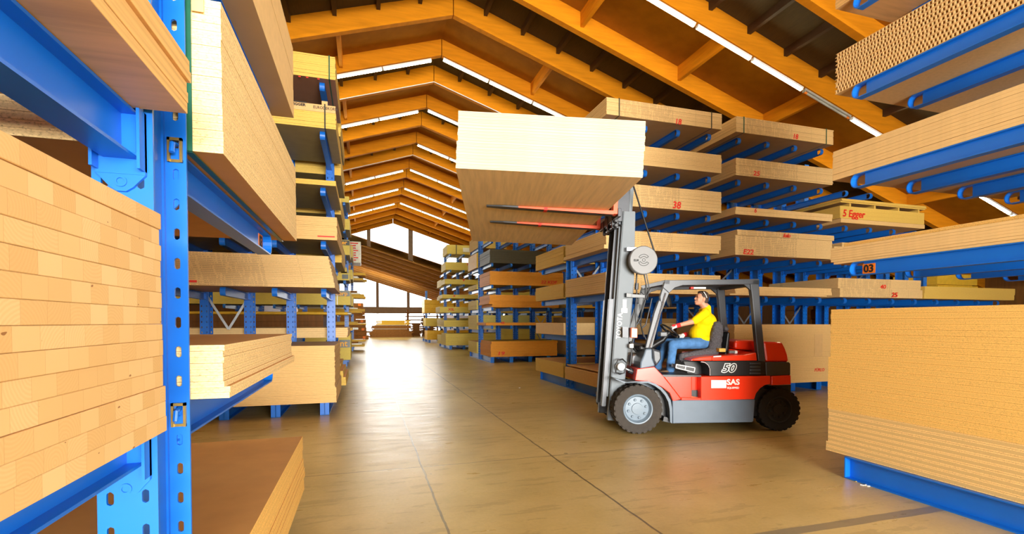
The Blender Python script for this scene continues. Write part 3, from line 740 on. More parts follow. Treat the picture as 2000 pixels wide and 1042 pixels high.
o = PL('tall floor stack of boards on the left of the aisle', -.50, .232, 1.235, 34, m_pack, m_mdff, L=3.6, y1=11.05, steps=[(0, 9, .02, .0)])
G = 'board stacks on the far side of the first left rack'
for lab, z0, z1, n_, me_ in (('board stack glimpsed high behind the brown based stack', 5.7, 6.1, 8, m_packy), ('board stack behind the EURODEKOR stack, far side', 4.85, 5.3, 8, m_packy),
      ('board stack behind the thin pale board, far side', 4.0, 4.35, 7, m_packy), ('olive bottomed board stack behind the red dash stack, far side', 2.95, 3.4, 8, m_packy)):
    pack('board_stack', lab, -3.25, -.47, 11.42, 13.5, z0+.003, z1, n_, me_, m_olive, G)
pack('board_stack', 'pink brown wooden boards sticking out behind the left column', -5.0, -.36, 11.42, 13.4, 1.303, 1.52, 5, m_beige, m_mdff, G, jit=.015)
for k, (z0, z1, xr) in enumerate(((.232, .42, -.40), (.421, .56, -.46), (.561, .72, -.52))):
    pack('board_stack', 'short slanting boards near the floor behind the left floor stack, ' + ('lowest', 'middle', 'highest')[k], -3.2, xr, 11.5, 13.5-.2*k, z0, z1, 3, m_packy, m_orangeb, G, jit=.01)

# --- second rows
def PK(label, grp, x0, x1, y0, y1, z0, z1, n, me_, mf=None, **kw):
    return pack(kw.pop('name', 'board_stack'), label, x0, x1, y0, y1, z0+.003, z1, n, me_, mf or m_chipface, grp, **kw)
G2 = 'board stacks on the second right rack'
o = PK('orange board stack marked 19 on the floor beam', G2, 4.86, 7.72, 19.05, 20.90, .232, .86, 6, m_orangeb, m_packy, jit=.012, steps=[(5, 6, .03, .02)])
YF = 19.05; mark('19', 978, 690, 7, YF-.02, m_red, o, sx=1.6)
o = PK('thin orange boards marked in red above the stack marked 19', G2, 4.72, 7.8, 19.3, 20.9, 1.5, 1.62, 2, m_orangeb); mark('48', 981, 630, 4, 19.3-.01, m_red, o, sx=1.4)
o = PK('golden board stack one shelf below the one marked 22 KDF', G2, 4.82, 7.72, 19.1, 20.93, 2.24, 2.74, 8, m_orangeb, m_packy, jit=.02, steps=[(0, 2, .1, 0)])
o = PK('orange board stack marked 22 KDF', G2, 4.84, 8.02, 19.1, 20.93, 3.14, 3.69, 7, m_orangeb, m_packy, jit=.008); mark('22 KDF', 1072, 551, 6, 19.1-.014, m_red, o, sx=1.3)
o = PK('dark board stack above the one marked 22 KDF', G2, 4.84, 8.0, 19.1, 20.93, 4.02, 4.57, 6, m_darkb, m_darkb, jit=.01)
o = PK('wrapped box like stack on the top shelf of the second right rack', G2, 4.86, 6.2, 21.4, 23.2, 4.95, 5.5, 5, m_packy)
o = PK('brown board stack seen dimly through the rack behind the driver', G2, 8.3, 11.2, 19.1, 20.93, 1.5, 1.85, 5, m_pack)
o = PK('yellow box edged stack far behind the forklift cab', G2, 8.4, 11.0, 19.1, 20.93, 2.24, 2.65, 5, m_yellow)
o = PK('dim board stack low behind the forklift', G2, 8.3, 11.2, 19.1, 20.93, .232, .9, 8, m_pack)
o = PK('dark brown board stack behind the right bay', G2, 11.6, 14.5, 19.1, 20.93, 1.5, 1.8, 5, m_pack)
o = PK('low dim board stack behind the right bay', G2, 11.6, 14.5, 19.1, 20.93, .232, .8, 8, m_pack)
o = PK('dim board stack two shelves up behind the right bay', G2, 11.6, 14.5, 19.1, 20.93, 2.24, 2.6, 5, m_pack)
for lab, z0, z1, n_, m_ in (('pale greenish stack at the aisle end on the floor', .232, .75, 6, m_packg), ('pale square ended stack at the aisle end, first shelf', 1.3, 1.95, 5, m_packg),
      ('pale stack at the aisle end, second shelf', 2.2, 2.62, 5, m_packg), ('thin pale boards at the aisle end, third shelf', 3.1, 3.32, 3, m_packg), ('two tier yellow stack at the aisle end, fourth shelf', 4.05, 4.72, 2, m_yellow)):
    PK(lab+' of the second right rack', 'board stacks on the far side of the second right rack', 4.80, 7.6, 21.33, 23.2, z0, z1, n_, m_, c=.006)
G3 = 'pale packs on the third right rack'
for lab, z0, z1, n_, m_, mk_, dx in (('large strapped pale yellow pack on the very top', 5.7, 6.25, 2, m_packg, None, 0), ('pale pack marked 12, second from the top', 4.75, 5.22, 4, m_packg, ('12', 915, 516), -.1),
      ('pale pack marked 9, third from the top', 3.9, 4.2, 3, m_packg, ('9', 905, 547), -.15), ('thin pale boards, fourth from the top', 3.05, 3.28, 2, m_packg, ('x', 887, 577), -.3),
      ('pale pack with red script, fifth from the top', 2.2, 2.55, 3, m_packg, ('XIL', 881, 604), -.45), ('pale pack with a red corner, sixth from the top', 1.35, 1.75, 3, m_packg, None, -.2), ('pale pack on the floor beam', .232, .95, 3, m_packg, None, -.1)):
    o = PK(lab+' of the third right rack', G3, 4.75+dx, 7.9, 29.1, 30.83, z0, z1, n_, m_, m_packg, c=.008)
    if mk_: mark(mk_[0], mk_[1], mk_[2], 5, 29.1-.014, m_red, o, sx=1.3)
    if 'strapped' in lab: strap(o, 5.3, 29.1, 30.83, z0+.003, z1, m_strapb, .05); MB().box(5.7, 6.1, 29.07, 29.09, 5.85, 6.1).build('label_sheet', m_white, o)
for k, (z0, z1) in enumerate(((1.35, 1.85), (2.2, 2.5), (3.05, 3.3), (3.9, 4.35), (.232, .8))):
    PK('pack behind the third right rack, ' + ('first shelf', 'second shelf', 'third shelf', 'fourth shelf', 'floor level')[k], G3+' rear side', 4.7, 12.5, 31.2, 33.0, z0, z1, 3, m_packg, m_packg, c=.008)
G4 = 'yellow packs on the last right rack'
for k, (z0, z1, n_, m_) in enumerate(((.232, .95, 3, m_yellow), (1.3, 1.95, 2, m_packg), (2.35, 3.4, 3, m_yellow))):
    for q, (xa, xb) in enumerate(((4.75, 6.9), (7.0, 9.2))):
        PK('bright yellow pack on the last right rack, ' + ('floor level', 'middle shelf', 'upper shelf')[k] + (', aisle end', ', away from the aisle')[q], G4, xa-(.1*k if q == 0 else 0), xb, 38.95, 40.7, z0, z1, n_, m_, m_yellow, c=.02)
for k, (xa, xb, z0, z1, m_) in enumerate(((8.0, 12.4, .232, 1.2, m_packg), (8.0, 12.4, 1.35, 2.03, m_yellow), (8.0, 12.4, 2.2, 2.88, m_packg), (8.0, 12.4, 3.05, 3.6, m_packg))):  # extra packs added to block the bright far opening between the columns
    PK('added pack blocking far daylight in the third right row, ' + ('floor level', 'first shelf', 'second shelf', 'third shelf')[k], 'added packs of the third right row', xa, xb, 29.1, 30.8, z0, z1, 3, m_, m_packg, c=.008)
# left second row: wrapped packs
G5 = 'packs on the second left rack'; YF = 19.15
def wrap_band(o, x0, x1, z0, z1, txt, px):
    MB().box(x0, x1, YF-.012, YF-.006, z0, z1).build('printed_band', m_strapb, o)
    text(txt, (z1-z0)*1.15, (px, YF-.018, (z0+z1)/2), (1, 0, 0), (0, 0, 1), m_tagy, o, 'lettering', bold=.006)
for lab, z0, z1, xr, n_, band in (('small boxed pack, highest on the second left rack', 6.05, 6.28, -.52, 1, None), ('plain pale pack, second highest on the second left rack', 5.05, 5.45, -.5, 1, None),
      ('wrapped pack with the letters ter on a dark band', 4.12, 4.68, -.5, 1, (4.48, 4.66, 'Inter', -.80)), ('pair of thin pale boards on the second left rack', 3.50, 3.66, -.62, 2, None),
      ('pale pack with a small dark label', 3.18, 3.45, -.52, 2, None), ('wrapped pack with the letters terp on a dark band', 2.27, 2.80, -.5, 1, (2.6, 2.79, 'Interp', -.86)),
      ('wrapped floor pack lettered Interp on a dark band', .232, 1.22, -.5, 1, (.70, .98, 'Int', -.78))):
    if lab.startswith('pair'): 
        o = PK(lab, G5, -3.3, xr, YF, 20.9, 3.5, z1, n_, m_packg, m_olive)
        g = MB()
        for xq in (-.9, -2.0, -3.0): g.box(xq, xq+.08, YF+.1, 20.8, 3.451, 3.502)
        g.build('spacer', m_packy, o); continue
    o = PK(lab, G5, -6.2 if z0 < 2.5 and z0 > 1 else -3.3, xr, YF, 20.93, z0, z1, n_, m_packg, m_olive, c=.004)
    if band: wrap_band(o, -1.35, xr-.01, band[0], band[1], band[2], band[3])
    if band: strap(o, -.95, YF-.01, 20.93, z0+.003, z1, m_pale, .03)
    if 'small dark label' in lab: MB().box(-.78, -.56, YF-.012, YF-.006, 3.24, 3.40).build('dark_label', m_strapb, o)
for k, (z0, z1, m_) in enumerate(((.232, .75, m_rusty), (1.221, 1.32, m_packy), (1.32, 1.42, m_yellow), (1.42, 1.9, m_wallw))):
    PK('dim goods low on the second left rack, ' + ('floor layer', 'thin boards', 'yellow planks', 'brown packs')[k], G5+' low', -6.4, -1.45 if k != 2 else -.45, YF+.1 if k else 21.35, 20.9 if k else 23.1, z0, z1, 2, m_, m_, c=.004)
for k in range(7):
    g = MB().tube([(-6.3+.2*(k % 3), 19.3+.2*k, 1.962), (-.6+.12*(k % 2), 19.3+.2*k, 1.962)], .055, 10)
    tag(g.build('steel_tube', m_pale if k % 2 else m_yellow, smooth=40), ('grey steel' if k % 2 else 'yellow')+' tube lying under the shelf of the second left rack', 'tube', 'tubes on the second left rack' if k % 2 else 'yellow tubes on the second left rack')
for k, (z0, z1) in enumerate(((2.3, 2.7), (3.4, 3.8), (4.3, 4.8))):
    PK('pack on the rear of the second left rack, ' + ('lower', 'middle', 'upper')[k], G5+' rear side', -3.4, -.45, 21.3, 23.2, z0, z1, 2, m_packg, m_olive, c=.006)
# third left row: long mixed timber poking into the aisle
G6 = 'long timber and steel on the third left rack'; rnd = random.Random(5)
k = 0
for z in (.232, 1.2, 2.1, 3.0, 4.0):
    zz = z+.003
    for j in range(4):
        t_ = rnd.uniform(.06, .16); xr = -.25+rnd.uniform(-.25, .30); m_ = (m_packy, m_pale, m_rusty, m_yellow)[(j+k) % 4]
        mb = MB()
        for q in range(4):
            y0 = 29.2+q*.42; mb.box(-3.5, xr+rnd.uniform(-.12, .12), y0, y0+.36, zz, zz+t_)
        mb.box(-3.4, xr-.4, 29.3, 30.7, zz+t_*.3, zz+t_*.6)
        shelf = {.232: 'floor', 1.2: 'first shelf', 2.1: 'second shelf', 3.0: 'third shelf', 4.0: 'fourth shelf'}[z]
        o = mb.build('timber_bundle', m_); tag(o, '%s bundle on the third left rack, %s, %s layer' % ({0: 'pale board', 1: 'grey steel', 2: 'rough brown timber', 3: 'yellow plank'}[(j+k) % 4], shelf, ('lowest', 'second', 'third', 'topmost')[j]), 'timber bundle', G6)
        zz += t_+.001
    k += 1
o = PK('pack with rows of red labels at its end, above the aisle', G6, -2.9, -.42+.25, 29.2, 30.8, 5.0, 6.2, 1, m_pale, m_olive, c=.01); o['label'] = 'white pack end with rows of red labels beside the gable windows'
for r_ in range(8):
    xa = -.85 + .12*(r_ % 3 == 1); MB().box(xa, xa+.42, 29.17, 29.185, 5.12+.135*r_, 5.18+.135*r_).build('red_label', m_red, o)
# --- timber piles at the far end of the aisle
rnd = random.Random(9); zz = 0.0
kinds = [('weathered brown planks at the bottom', m_rusty, .12, 5.1, .55), ('dark crossed bearers', m_rusty, .1, 4.9, .7), ('brown rough planks', m_rusty, .35, 5.05, .6), ('dark rough slabs', m_rusty, .3, 4.7, .9), ('grey weathered planks', m_pale, .05, 4.4, 1.0), ('dark brown planks with loose ends', m_rusty, .35, 4.8, .8), ('pale sheet layer', m_pale, .05, 4.5, 1.1), ('clean yellow planks on top', m_yellow, .5, 4.7, 1.35)]
for i, (lab, m_, t_, xr, xl) in enumerate(kinds):
    mb = MB(); nl = max(1, int(t_/.11))
    for a_ in range(nl):
        for q in range(4):
            y0 = 54.2+q*.5; mb.box(xl+rnd.uniform(-.15, .15), xr+rnd.uniform(-.15, .15), y0, y0+.46, zz+a_*t_/nl, zz+(a_+1)*t_/nl-.012)
        mb.box(xl+.5, xr-.5, 54.4, 56.0, zz+a_*t_/nl, zz+(a_+1)*t_/nl)
    zz += t_
    tag(mb.build('plank_layer', m_), lab+' of the pile at the far aisle end', 'planks', 'layers of the far timber pile')
# dark slab pile at left with orange painted ends, and more stacked goods behind
zz = 0
for i in range(9):
    mb = MB(); t_ = .38
    for q in range(3): mb.box(-3.0, -.15+.05*(8-i)+rnd.uniform(-.15, .15), 48+q*.6, 48.55+q*.6, zz, zz+t_-.02)
    mb.box(-2.9, -.8, 48.1, 49.6, zz, zz+t_)
    o = mb.build('slab_bundle', m_rusty); tag(o, 'dark brown slab bundle, %s in the pile left of the far opening' % ordinal(i, 9), 'timber bundle', 'dark slab bundles left of the far opening')
    if i % 2 == 0: MB().box(-.55+.05*(8-i), -.3+.05*(8-i), 47.93, 47.96, zz+.08, zz+.3).build('orange_end_paint', m_tag, o)
    zz += t_
for i, (xa, xb, z1, m_) in enumerate(((5.3, 6.4, 1.5, m_rusty), (6.6, 8.2, 2.2, m_rusty), (3.6, 6.2, .5, m_pale))):
    mb = MB()
    for q in range(int(z1/.24)): mb.box(xa+rnd.uniform(-.1, .1), xb+rnd.uniform(-.1, .1), 58+i, 59.2+i, q*.24, q*.24+.2)
    mb.box(xa+.2, xb-.2, 58.1+i, 59.1+i, 0, int(z1/.24)*.24-.05)
    tag(mb.build('plank_stack', m_), ('small brown plank stack right of the far timber pile', 'tall dark plank stack seen beside the last right rack', 'low grey stack behind the far timber pile')[i], 'planks')
mb = MB()
for z in (.9, 1.35, 1.8, 2.3, 2.75):
    mb.box(5.2, 10.5, 66, 66.3, z, z+.16)
for x in (5.4, 7.6, 10.0): mb.box(x, x+.2, 66.02, 66.28, 0, 3.3)
tag(mb.build('timber_rack', m_rusty), 'brown timber rack with rails against the bright far opening', 'rack')
# dim goods by the right wall
for i, (xa, ya, z1, m_) in enumerate(((19.2, 15.0, 3.3, m_wallw), (20.6, 13.0, 3.5, m_yellow), (21.3, 19.0, 3.6, m_rusty))):
    mb = MB()
    for q in range(8): mb.box(xa, xa+2.2, ya+rnd.uniform(-.1, .1), ya+1.6, q*z1/8, (q+1)*z1/8-.04)
    mb.box(xa+.1, xa+2.1, ya+.1, ya+1.4, 0, z1-.04)
    tag(mb.build('plank_stack', m_), ('brown', 'yellow topped', 'dark rough')[i]+' plank stack dim in the corner by the right wall', 'planks')
# ---------------------------------------------------------------- forklift
YAW = R(2.5)
P0 = Vector((3.85, 6.32, 0))
ex = rV*math.cos(YAW) + hV*math.sin(YAW); ey = zV.cross(ex)
MF = Matrix((ex, ey, zV)).transposed().to_4x4(); MF.translation = P0
MFi = MF.inverted()
def K(px, py, y=0.0):
    """photo point -> forklift coordinates (x, z) on the lengthwise plane y"""
    o = MFi @ EYEV; d = MFi.to_3x3() @ ray(px, py); t = (y-o.y)/d.y; q = o + d*t
    return (q.x, q.z)
def zA(x, y): return (1140+x*.3456, 520+y*.3455)
def zB(x, y): return (1180+x*.1919, 540+y*.1919)
def zC(x, y): return (1140+x*.1919, 360+y*.1919)
def zR(x, y): return (1300+x*.20155, 640+y*.2015)
def zW(x, y): return (1180+x*.2014, 640+y*.2015)
def KA(pts, y=0.0): return [K(*zA(*p), y) for p in pts]
def KB(pts, y=0.0): return [K(*zB(*p), y) for p in pts]
def KC(pts, y=0.0): return [K(*zC(*p), y) for p in pts]
def KR(pts, y=0.0): return [K(*zR(*p), y) for p in pts]
def KW(pts, y=0.0): return [K(*zW(*p), y) for p in pts]
m_fred = mk('forklift_red_paint', (242, 52, 14), .28, 0, .03, 3, coat=.5)
m_forange = mk('fork_orange_paint', (240, 84, 26), .4, 0, .08, 8)
m_fgrey = mk('forklift_blue_grey_paint', (92, 106, 120), .42, 0, .06, 5)
m_fdark = mk('guard_dark_grey_paint', (58, 62, 68), .36, 0, .05, 5)
m_fblack = mk('black_plastic', (22, 22, 24), .35, 0, .1, 8)
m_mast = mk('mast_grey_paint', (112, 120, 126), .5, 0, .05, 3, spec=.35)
m_mastd = mk('mast_shaded_steel', (64, 66, 70), .4, .4, .12, 6)  # dark steel; on the far mast rails the shade is in the colour
m_steel = mk('bright_steel', (200, 202, 205), .22, .9, .06, 8)
m_tyre = mk('tyre_rubber', (56, 50, 44), .85, 0, .18, 18)
m_tyred = mk('dark_tyre_rubber', (26, 22, 19), .85, 0, .18, 18)
m_rim = mk('rim_blue_grey', (112, 128, 142), .45, 0, .08, 8)
m_rimd = mk('dark_rim', (30, 28, 27), .6)
m_fleece = mk('grey_fleece', (84, 82, 86), .95, 0, .35, 60, bump=.6)
m_grey = mk('reel_grey', (112, 112, 112), .45, 0, .04, 8)
m_amber = mk('amber_lens', (236, 96, 40), .25, 0, .05, 8)
m_lens = mk('clear_lamp_lens', (222, 224, 222), .15, 0, .05, 8)
fl = bpy.data.objects.new('forklift', None); COL.objects.link(fl); fl.matrix_world = MF; fl.empty_display_size = .3
tag(fl, 'red and grey forklift with its mast raised, carrying a large load of pale boards', 'forklift')
WM[fl.name] = MF
def FB(mb, name, mats, parent=None, bevel=0, smooth=False): return mb.build(name, mats, parent or fl, local=True, bevel=bevel, smooth=smooth)
WD = 1.30
BY0, BY1 = .04, WD-.04
# wheels
def wheel(name, x, y, r, w, mt, mr, flip=1, treads=26, bolts=8, rrim=.5):
    mb = MB(); s = w/2; ri = r*.62
    prof = [(ri, -s*.86), (r*.80, -s*.98), (r*.93, -s), (r*.975, -s*.9), (r*.975, s*.9), (r*.93, s), (r*.80, s*.98), (ri, s*.86)]
    mb.lathe(prof, (x, y, r), 'Y', 48)
    for k in range(treads):
        for sd in (-1, 1):
            a = 2*math.pi*(k+(.25 if sd > 0 else -.25))/treads
            T = Matrix.Translation((x, y+sd*s*.52, r)) @ Matrix.Rotation(a, 4, 'Y')
            mb.box(-.018*r/.35-.006, .018*r/.35+.006, -s*.47, s*.47, r*.90, r*1.0, 0, T)
    o = FB(mb, name, mt, smooth=30)
    h = MB(); sy = -flip
    h.lathe([(ri, sy*s*.86), (ri*.97, sy*s*.95), (ri*.90, sy*s*.92), (ri*.84, sy*s*.60), (ri*.78, sy*s*.45), (ri*.38, sy*s*.50), (ri*.36, sy*s*.62), (0.001, sy*s*.64)], (x, y, r), 'Y', 40)
    h.lathe([(ri, -sy*s*.86), (ri*.8, -sy*s*.5), (0.001, -sy*s*.5)], (x, y, r), 'Y', 24)
    hb = None; b = MB()
    for k in range(bolts):
        a = 2*math.pi*(k+.3)/bolts; cx_, cz_ = x+ri*.60*math.cos(a), r+ri*.60*math.sin(a)
        ya = y+sy*s*.44; b.lathe([(.0205*r/.36, ya), (.0205*r/.36, ya+sy*.022), (.012*r/.36, ya+sy*.028), (.0005, ya+sy*.028)], (cx_, 0, cz_), 'Y', 6)
    kk = len(h.v); h.v += b.v; h.f += [tuple(kk+a for a in f) for f in b.f]; h.m += b.m; h.uv += b.uv
    FB(h, 'rim', mr, o, smooth=30)
    return o
r1_ = .362; r2_ = .325
xr_ = K(1515, 800, .2)[0]
wheel('front_wheel', 0.0, .13, r1_, .25, m_tyre, m_rim, 1)
wheel('front_wheel', 0.0, WD-.13, r1_, .25, m_tyre, m_rim, -1)
wheel('rear_wheel', xr_, .20, r2_, .20, m_tyred, m_rimd, 1, 24)
wheel('rear_wheel', xr_, WD-.20, r2_, .20, m_tyred, m_rimd, -1, 24)
# chassis
mb = MB(); mb.prism(KR([(65, 700), (868, 692), (852, 905), (838, 914), (70, 926)], BY0), BY0, BY1)
FB(mb, 'side_skirt', m_fgrey, bevel=.012)
mb = MB(); mb.box(.30, xr_+.15, .16, WD-.16, .22, .62); mb.box(-.22, .3, .32, WD-.32, .25, .7); FB(mb, 'chassis', m_fblack)
mb = MB(); mb.box(-.03, .03, .2, WD-.2, r1_-.05, r1_+.05); mb.box(xr_-.03, xr_+.03, .25, WD-.25, r2_-.05, r2_+.05); FB(mb, 'axle', m_fblack)
# red side body, with the step recess
mb = MB()
mb.prism(KA([(290, 643), (302, 578), (400, 566), (450, 618), (552, 750), (505, 762), (486, 715), (440, 680), (385, 655), (320, 646)], BY0), BY0, BY1)
mb.prism(KA([(450, 618), (610, 621), (610, 745), (552, 750)], BY0+.02), BY0+.02, BY1-.02)
mb.prism(KA([(608, 621), (664, 621), (664, 790), (608, 790)], BY0+.14), BY0+.14, BY1-.14)
mb.prism(KA([(663, 621), (1056, 618), (1056, 664), (1025, 670), (998, 688), (975, 718), (965, 750), (663, 756)], BY0), BY0, BY1)
mb.prism(KA([(552, 738), (664, 742), (664, 757), (552, 757)], BY0+.01), BY0+.01, .2)
body = FB(mb, 'body_panel', m_fred, bevel=.008)
mb = MB(); mb.prism(KR([(160, 672), (215, 655), (342, 680), (342, 690), (150, 690)], BY0+.02), BY0+.025, .17); FB(mb, 'step_tread', m_forange)
# grey front fender arch
o_ = KW([(205, 522), (300, 517), (430, 516), (500, 540), (560, 580), (610, 640), (645, 700), (660, 780), (660, 926)], -.01)
i_ = KW([(640, 912), (636, 790), (622, 715), (590, 652), (545, 600), (490, 560), (425, 533), (300, 531), (205, 534)], -.01)
mb = MB(); n_ = len(o_)
for k in range(n_-1):
    mb.prism([o_[k], o_[k+1], i_[n_-2-k], i_[n_-1-k]], -.01, .30)
FB(mb, 'front_fender', m_fgrey)
mb = MB(); mb.prism(KW([(320, 525), (430, 524), (500, 548), (560, 590), (615, 660), (648, 740), (652, 920), (560, 900), (560, 700), (320, 640)], .29), .28, .31); FB(mb, 'fender_liner', m_fgrey)
mb = MB(); mb.prism(KW([(570, 850), (600, 860), (636, 900), (630, 912), (560, 895)], .1), .05, .25); FB(mb, 'mud_flap', m_fblack)
# hood
mb = MB(); mb.prism(KR([(330, 322), (420, 318), (885, 316), (985, 330), (985, 462), (432, 468), (432, 395), (412, 356), (380, 334)], BY0+.02), BY0+.02, BY1-.02)
mb.prism(KR([(170, 318), (440, 318), (440, 468), (215, 468)], .36), .36, .94)
hood = FB(mb, 'battery_cover', m_fblack, bevel=.015)
mb = MB()
mb.tube([(p[0], BY0+.012, p[1]) for p in KR([(345, 328), (385, 335), (415, 358), (432, 395), (432, 460)], BY0)], .008, 6)
FB(mb, 'cover_seam', m_steel, hood)
mb = MB()
for q in (345, 378, 410, 440):
    p = KR([(820, q-10), (925, q-10), (925, q+8), (820, q+8)], BY0); mb.prism(p, BY0+.005, BY0+.03)
FB(mb, 'vent_louvres', m_fdark, hood, bevel=.006)
mb = MB(); mb.prism(KR([(450, 318), (450, 272), (640, 266), (760, 262), (880, 238), (888, 318)], BY0+.03), BY0+.03, BY1-.03)
mb.prism(KR([(238, 318), (262, 300), (330, 284), (452, 272), (452, 318)], BY0+.03), BY0+.03, .34)
mb.prism(KR([(545, 222), (620, 202), (880, 235), (880, 250), (760, 262), (560, 250)], .55), .52, BY1-.1)
FB(mb, 'hood_top', m_fred, bevel=.02)
mb = MB(); mb.prism(KR([(470, 275), (545, 268), (545, 280), (470, 284)], BY0), BY0+.02, BY0+.03); FB(mb, 'white_sticker', m_white)
# counterweight
mb = MB(); mb.prism(KR([(944, 132), (1060, 134), (1135, 140), (1160, 190), (1185, 260), (1196, 330), (970, 330), (960, 250)], BY0+.03), BY0+.03, BY1-.03)
mb.prism(KR([(640, 125), (700, 115), (870, 118), (960, 128), (985, 235), (640, 200)], .5), .40, 1.05)
cw_ = FB(mb, 'counterweight', m_fred, bevel=.03)
mb = MB(); mb.prism(KR([(968, 329), (1196, 329), (1212, 345), (1212, 456), (975, 466)], BY0+.01), BY0+.01, BY1-.01); FB(mb, 'counterweight_band', m_fdark, bevel=.012)
mb = MB(); mb.prism(KR([(1026, 466), (1215, 457), (1218, 548), (1028, 556)], BY0), BY0, BY1); FB(mb, 'bumper_panel', m_fred, bevel=.012)
mb = MB(); mb.prism(KR([(1000, 556), (1216, 550), (1212, 640), (1150, 640), (1100, 600), (1000, 600)], .35), .35, WD-.35); FB(mb, 'tail_chassis', m_fblack)
# overhead guard
def both(poly, y, w, mb, yf=None):
    mb.prism(poly, y, y+w); mb.prism(poly, WD-y-w, WD-y)
gA = KA([(462, 77), (992, 70), (994, 98), (905, 101), (560, 106), (515, 120), (484, 150), (463, 200), (440, 262), (386, 462), (347, 462), (402, 262), (432, 170), (448, 118)], .08)
mb = MB(); both([gA[0], gA[1], gA[2], gA[3], gA[4], gA[5], gA[6], gA[13]], .08, .06, mb)
both([gA[13], gA[6], gA[7], gA[8], gA[12]], .08, .06, mb)
fp = KA([(463, 200), (440, 262), (388, 462), (347, 462), (398, 262), (424, 190)], .08)
zt = K(*zA(700, 73), .08)[1]; xf = gA[0][0]; xr2 = gA[1][0]
mb.box(xf-.01, xf+.07, .08, WD-.08, zt-.075, zt-.01)
mb.box(xr2-.10, xr2-.0, .08, WD-.08, zt-.09, zt-.005)
for k in range(7):
    yy = .2+k*.15; mb.bar((xf+.03, yy, zt-.03), (xr2-.05, yy, zt-.03), .05, .016)
guard = FB(mb, 'guard_roof', m_fdark, bevel=.006)
mb = MB(); mb.prism(fp, .08, .14); FB(mb, 'front_pillar', m_steel if False else m_fdark, bevel=.01)
mb = MB(); mb.prism(fp, WD-.14, WD-.08); FB(mb, 'front_pillar', m_fdark, bevel=.01)
g2 = MB(); q = KA([(440, 150), (428, 180), (376, 400), (360, 460), (352, 460), (398, 250)], .075)
g2.tube([(p[0], .072, p[1]) for p in KA([(462, 150), (447, 205), (420, 300), (372, 460)], .075)], .012, 8); FB(g2, 'grab_rail', m_steel)
rp = KA([(940, 96), (990, 96), (1000, 260), (1018, 440), (1032, 612), (990, 612), (984, 520), (962, 300), (950, 170)], .08)
mb = MB(); mb.prism(rp, .07, .16); FB(mb, 'rear_pillar', m_fdark, bevel=.012)
rq = [(x, max(z, 1.0)) for x, z in rp]
mb = MB(); mb.prism(rq, WD-.16, WD-.07); FB(mb, 'rear_pillar', m_fdark, bevel=.012)
mb = MB(); p = KA([(900, 96), (945, 98), (945, 135)], .09); mb.prism(p, .09, .13); mb.prism(p, WD-.13, WD-.09); FB(mb, 'pillar_gusset', m_fdark)
# roof lamp strip
mb = MB(); a, c = KB([(880, 100), (1030, 112)], .3); mb.box(a[0], c[0], .28, .34, a[1]-.035, a[1]-.008); lb = FB(mb, 'light_strip', m_lens)
mb = MB(); mb.box(a[0]-.005, a[0]+.04, .276, .344, a[1]-.038, a[1]-.006); FB(mb, 'red_end', m_red, lb)
# front cowl and dash
mb = MB(); mb.prism(KW([(395, 200), (458, 198), (462, 290), (490, 368), (380, 392), (340, 398), (345, 330), (375, 260)], .1), .06, WD-.06); FB(mb, 'front_cowl', m_fgrey, bevel=.02)
mb = MB(); mb.prism(KW([(455, 195), (545, 220), (552, 300), (500, 372), (466, 320)], .2), .16, WD-.2); FB(mb, 'knee_panel', m_fdark, bevel=.03)
mb = MB(); mb.prism(KW([(330, 165), (420, 150), (440, 190), (455, 215), (400, 230), (330, 215)], .25), .2, WD-.2); FB(mb, 'dashboard', m_fblack, bevel=.03)
mb = MB(); mb.prism(KR([(-75, 452), (345, 458), (345, 474), (-40, 474)], .05), .05, WD-.05); FB(mb, 'floor_plate', m_fblack)
# steering
wc = K(1308, 646, .62); wc = Vector((wc[0], .62, wc[1])); nn = Vector((.62, 0, .78)).normalized()
u_ = nn.cross(Vector((0, 1, 0))).normalized(); v_ = Vector((0, 1, 0))
ring = [wc + (u_*math.cos(t)+v_*math.sin(t))*.17 for t in [2*math.pi*k/28 for k in range(29)]]
mb = MB().tube(ring, .014, 8, cap=False)
for a in (0, 2.1, 4.2): mb.tube([wc-nn*.03, wc + (u_*math.cos(a)+v_*math.sin(a))*.165], .010, 6)
mb.lathe([(.001, .03), (.045, .02), (.05, -.03), (.001, -.03)], (0, 0, 0), 'Z', 16, 0, Matrix.Translation(wc-nn*.03) @ nn.to_track_quat('Z', 'Y').to_matrix().to_4x4())
sw = FB(mb, 'steering_wheel', m_fblack, smooth=50)
e_ = K(*zA(330, 470), .62); 
mb = MB().tube([wc-nn*.03, wc-nn*.18, Vector((e_[0]+.1, .62, e_[1]+.02))], [.035, .045, .06], 10); FB(mb, 'steering_column', m_fblack, smooth=50)
mb = MB(); p = K(*zB(590, 590), .5); mb.box(p[0]-.06, p[0]+.06, .42, .56, p[1]-.03, p[1]+.05, 0); FB(mb, 'display_unit', m_fdark, bevel=.015)
for k in range(3):
    p = K(*zB(560+28*k, 690), .8+.06*k); q_ = K(*zB(700+10*k, 640), .8+.06*k)
    g = MB().tube([(p[0]+.02, .8+.06*k, p[1]-.1), (p[0]+.1, .8+.06*k, p[1]+.03)], .008, 6); g.tube([(p[0]+.1, .8+.06*k, p[1]+.02), (p[0]+.112, .8+.06*k, p[1]+.06)], .016, 8)
    FB(g, 'lever', m_fblack)
p = K(*zB(658, 240), .95); mb = MB(); mb.lathe([(.001, -.02), (.07, -.015), (.078, .0), (.07, .012), (.001, .016)], (0, 0, 0), 'Z', 20, 0, Matrix.Translation((p[0], .95, p[1])) @ Matrix.Rotation(R(75), 4, 'Y') @ Matrix.Scale(1.5, 4, (1, 0, 0)))
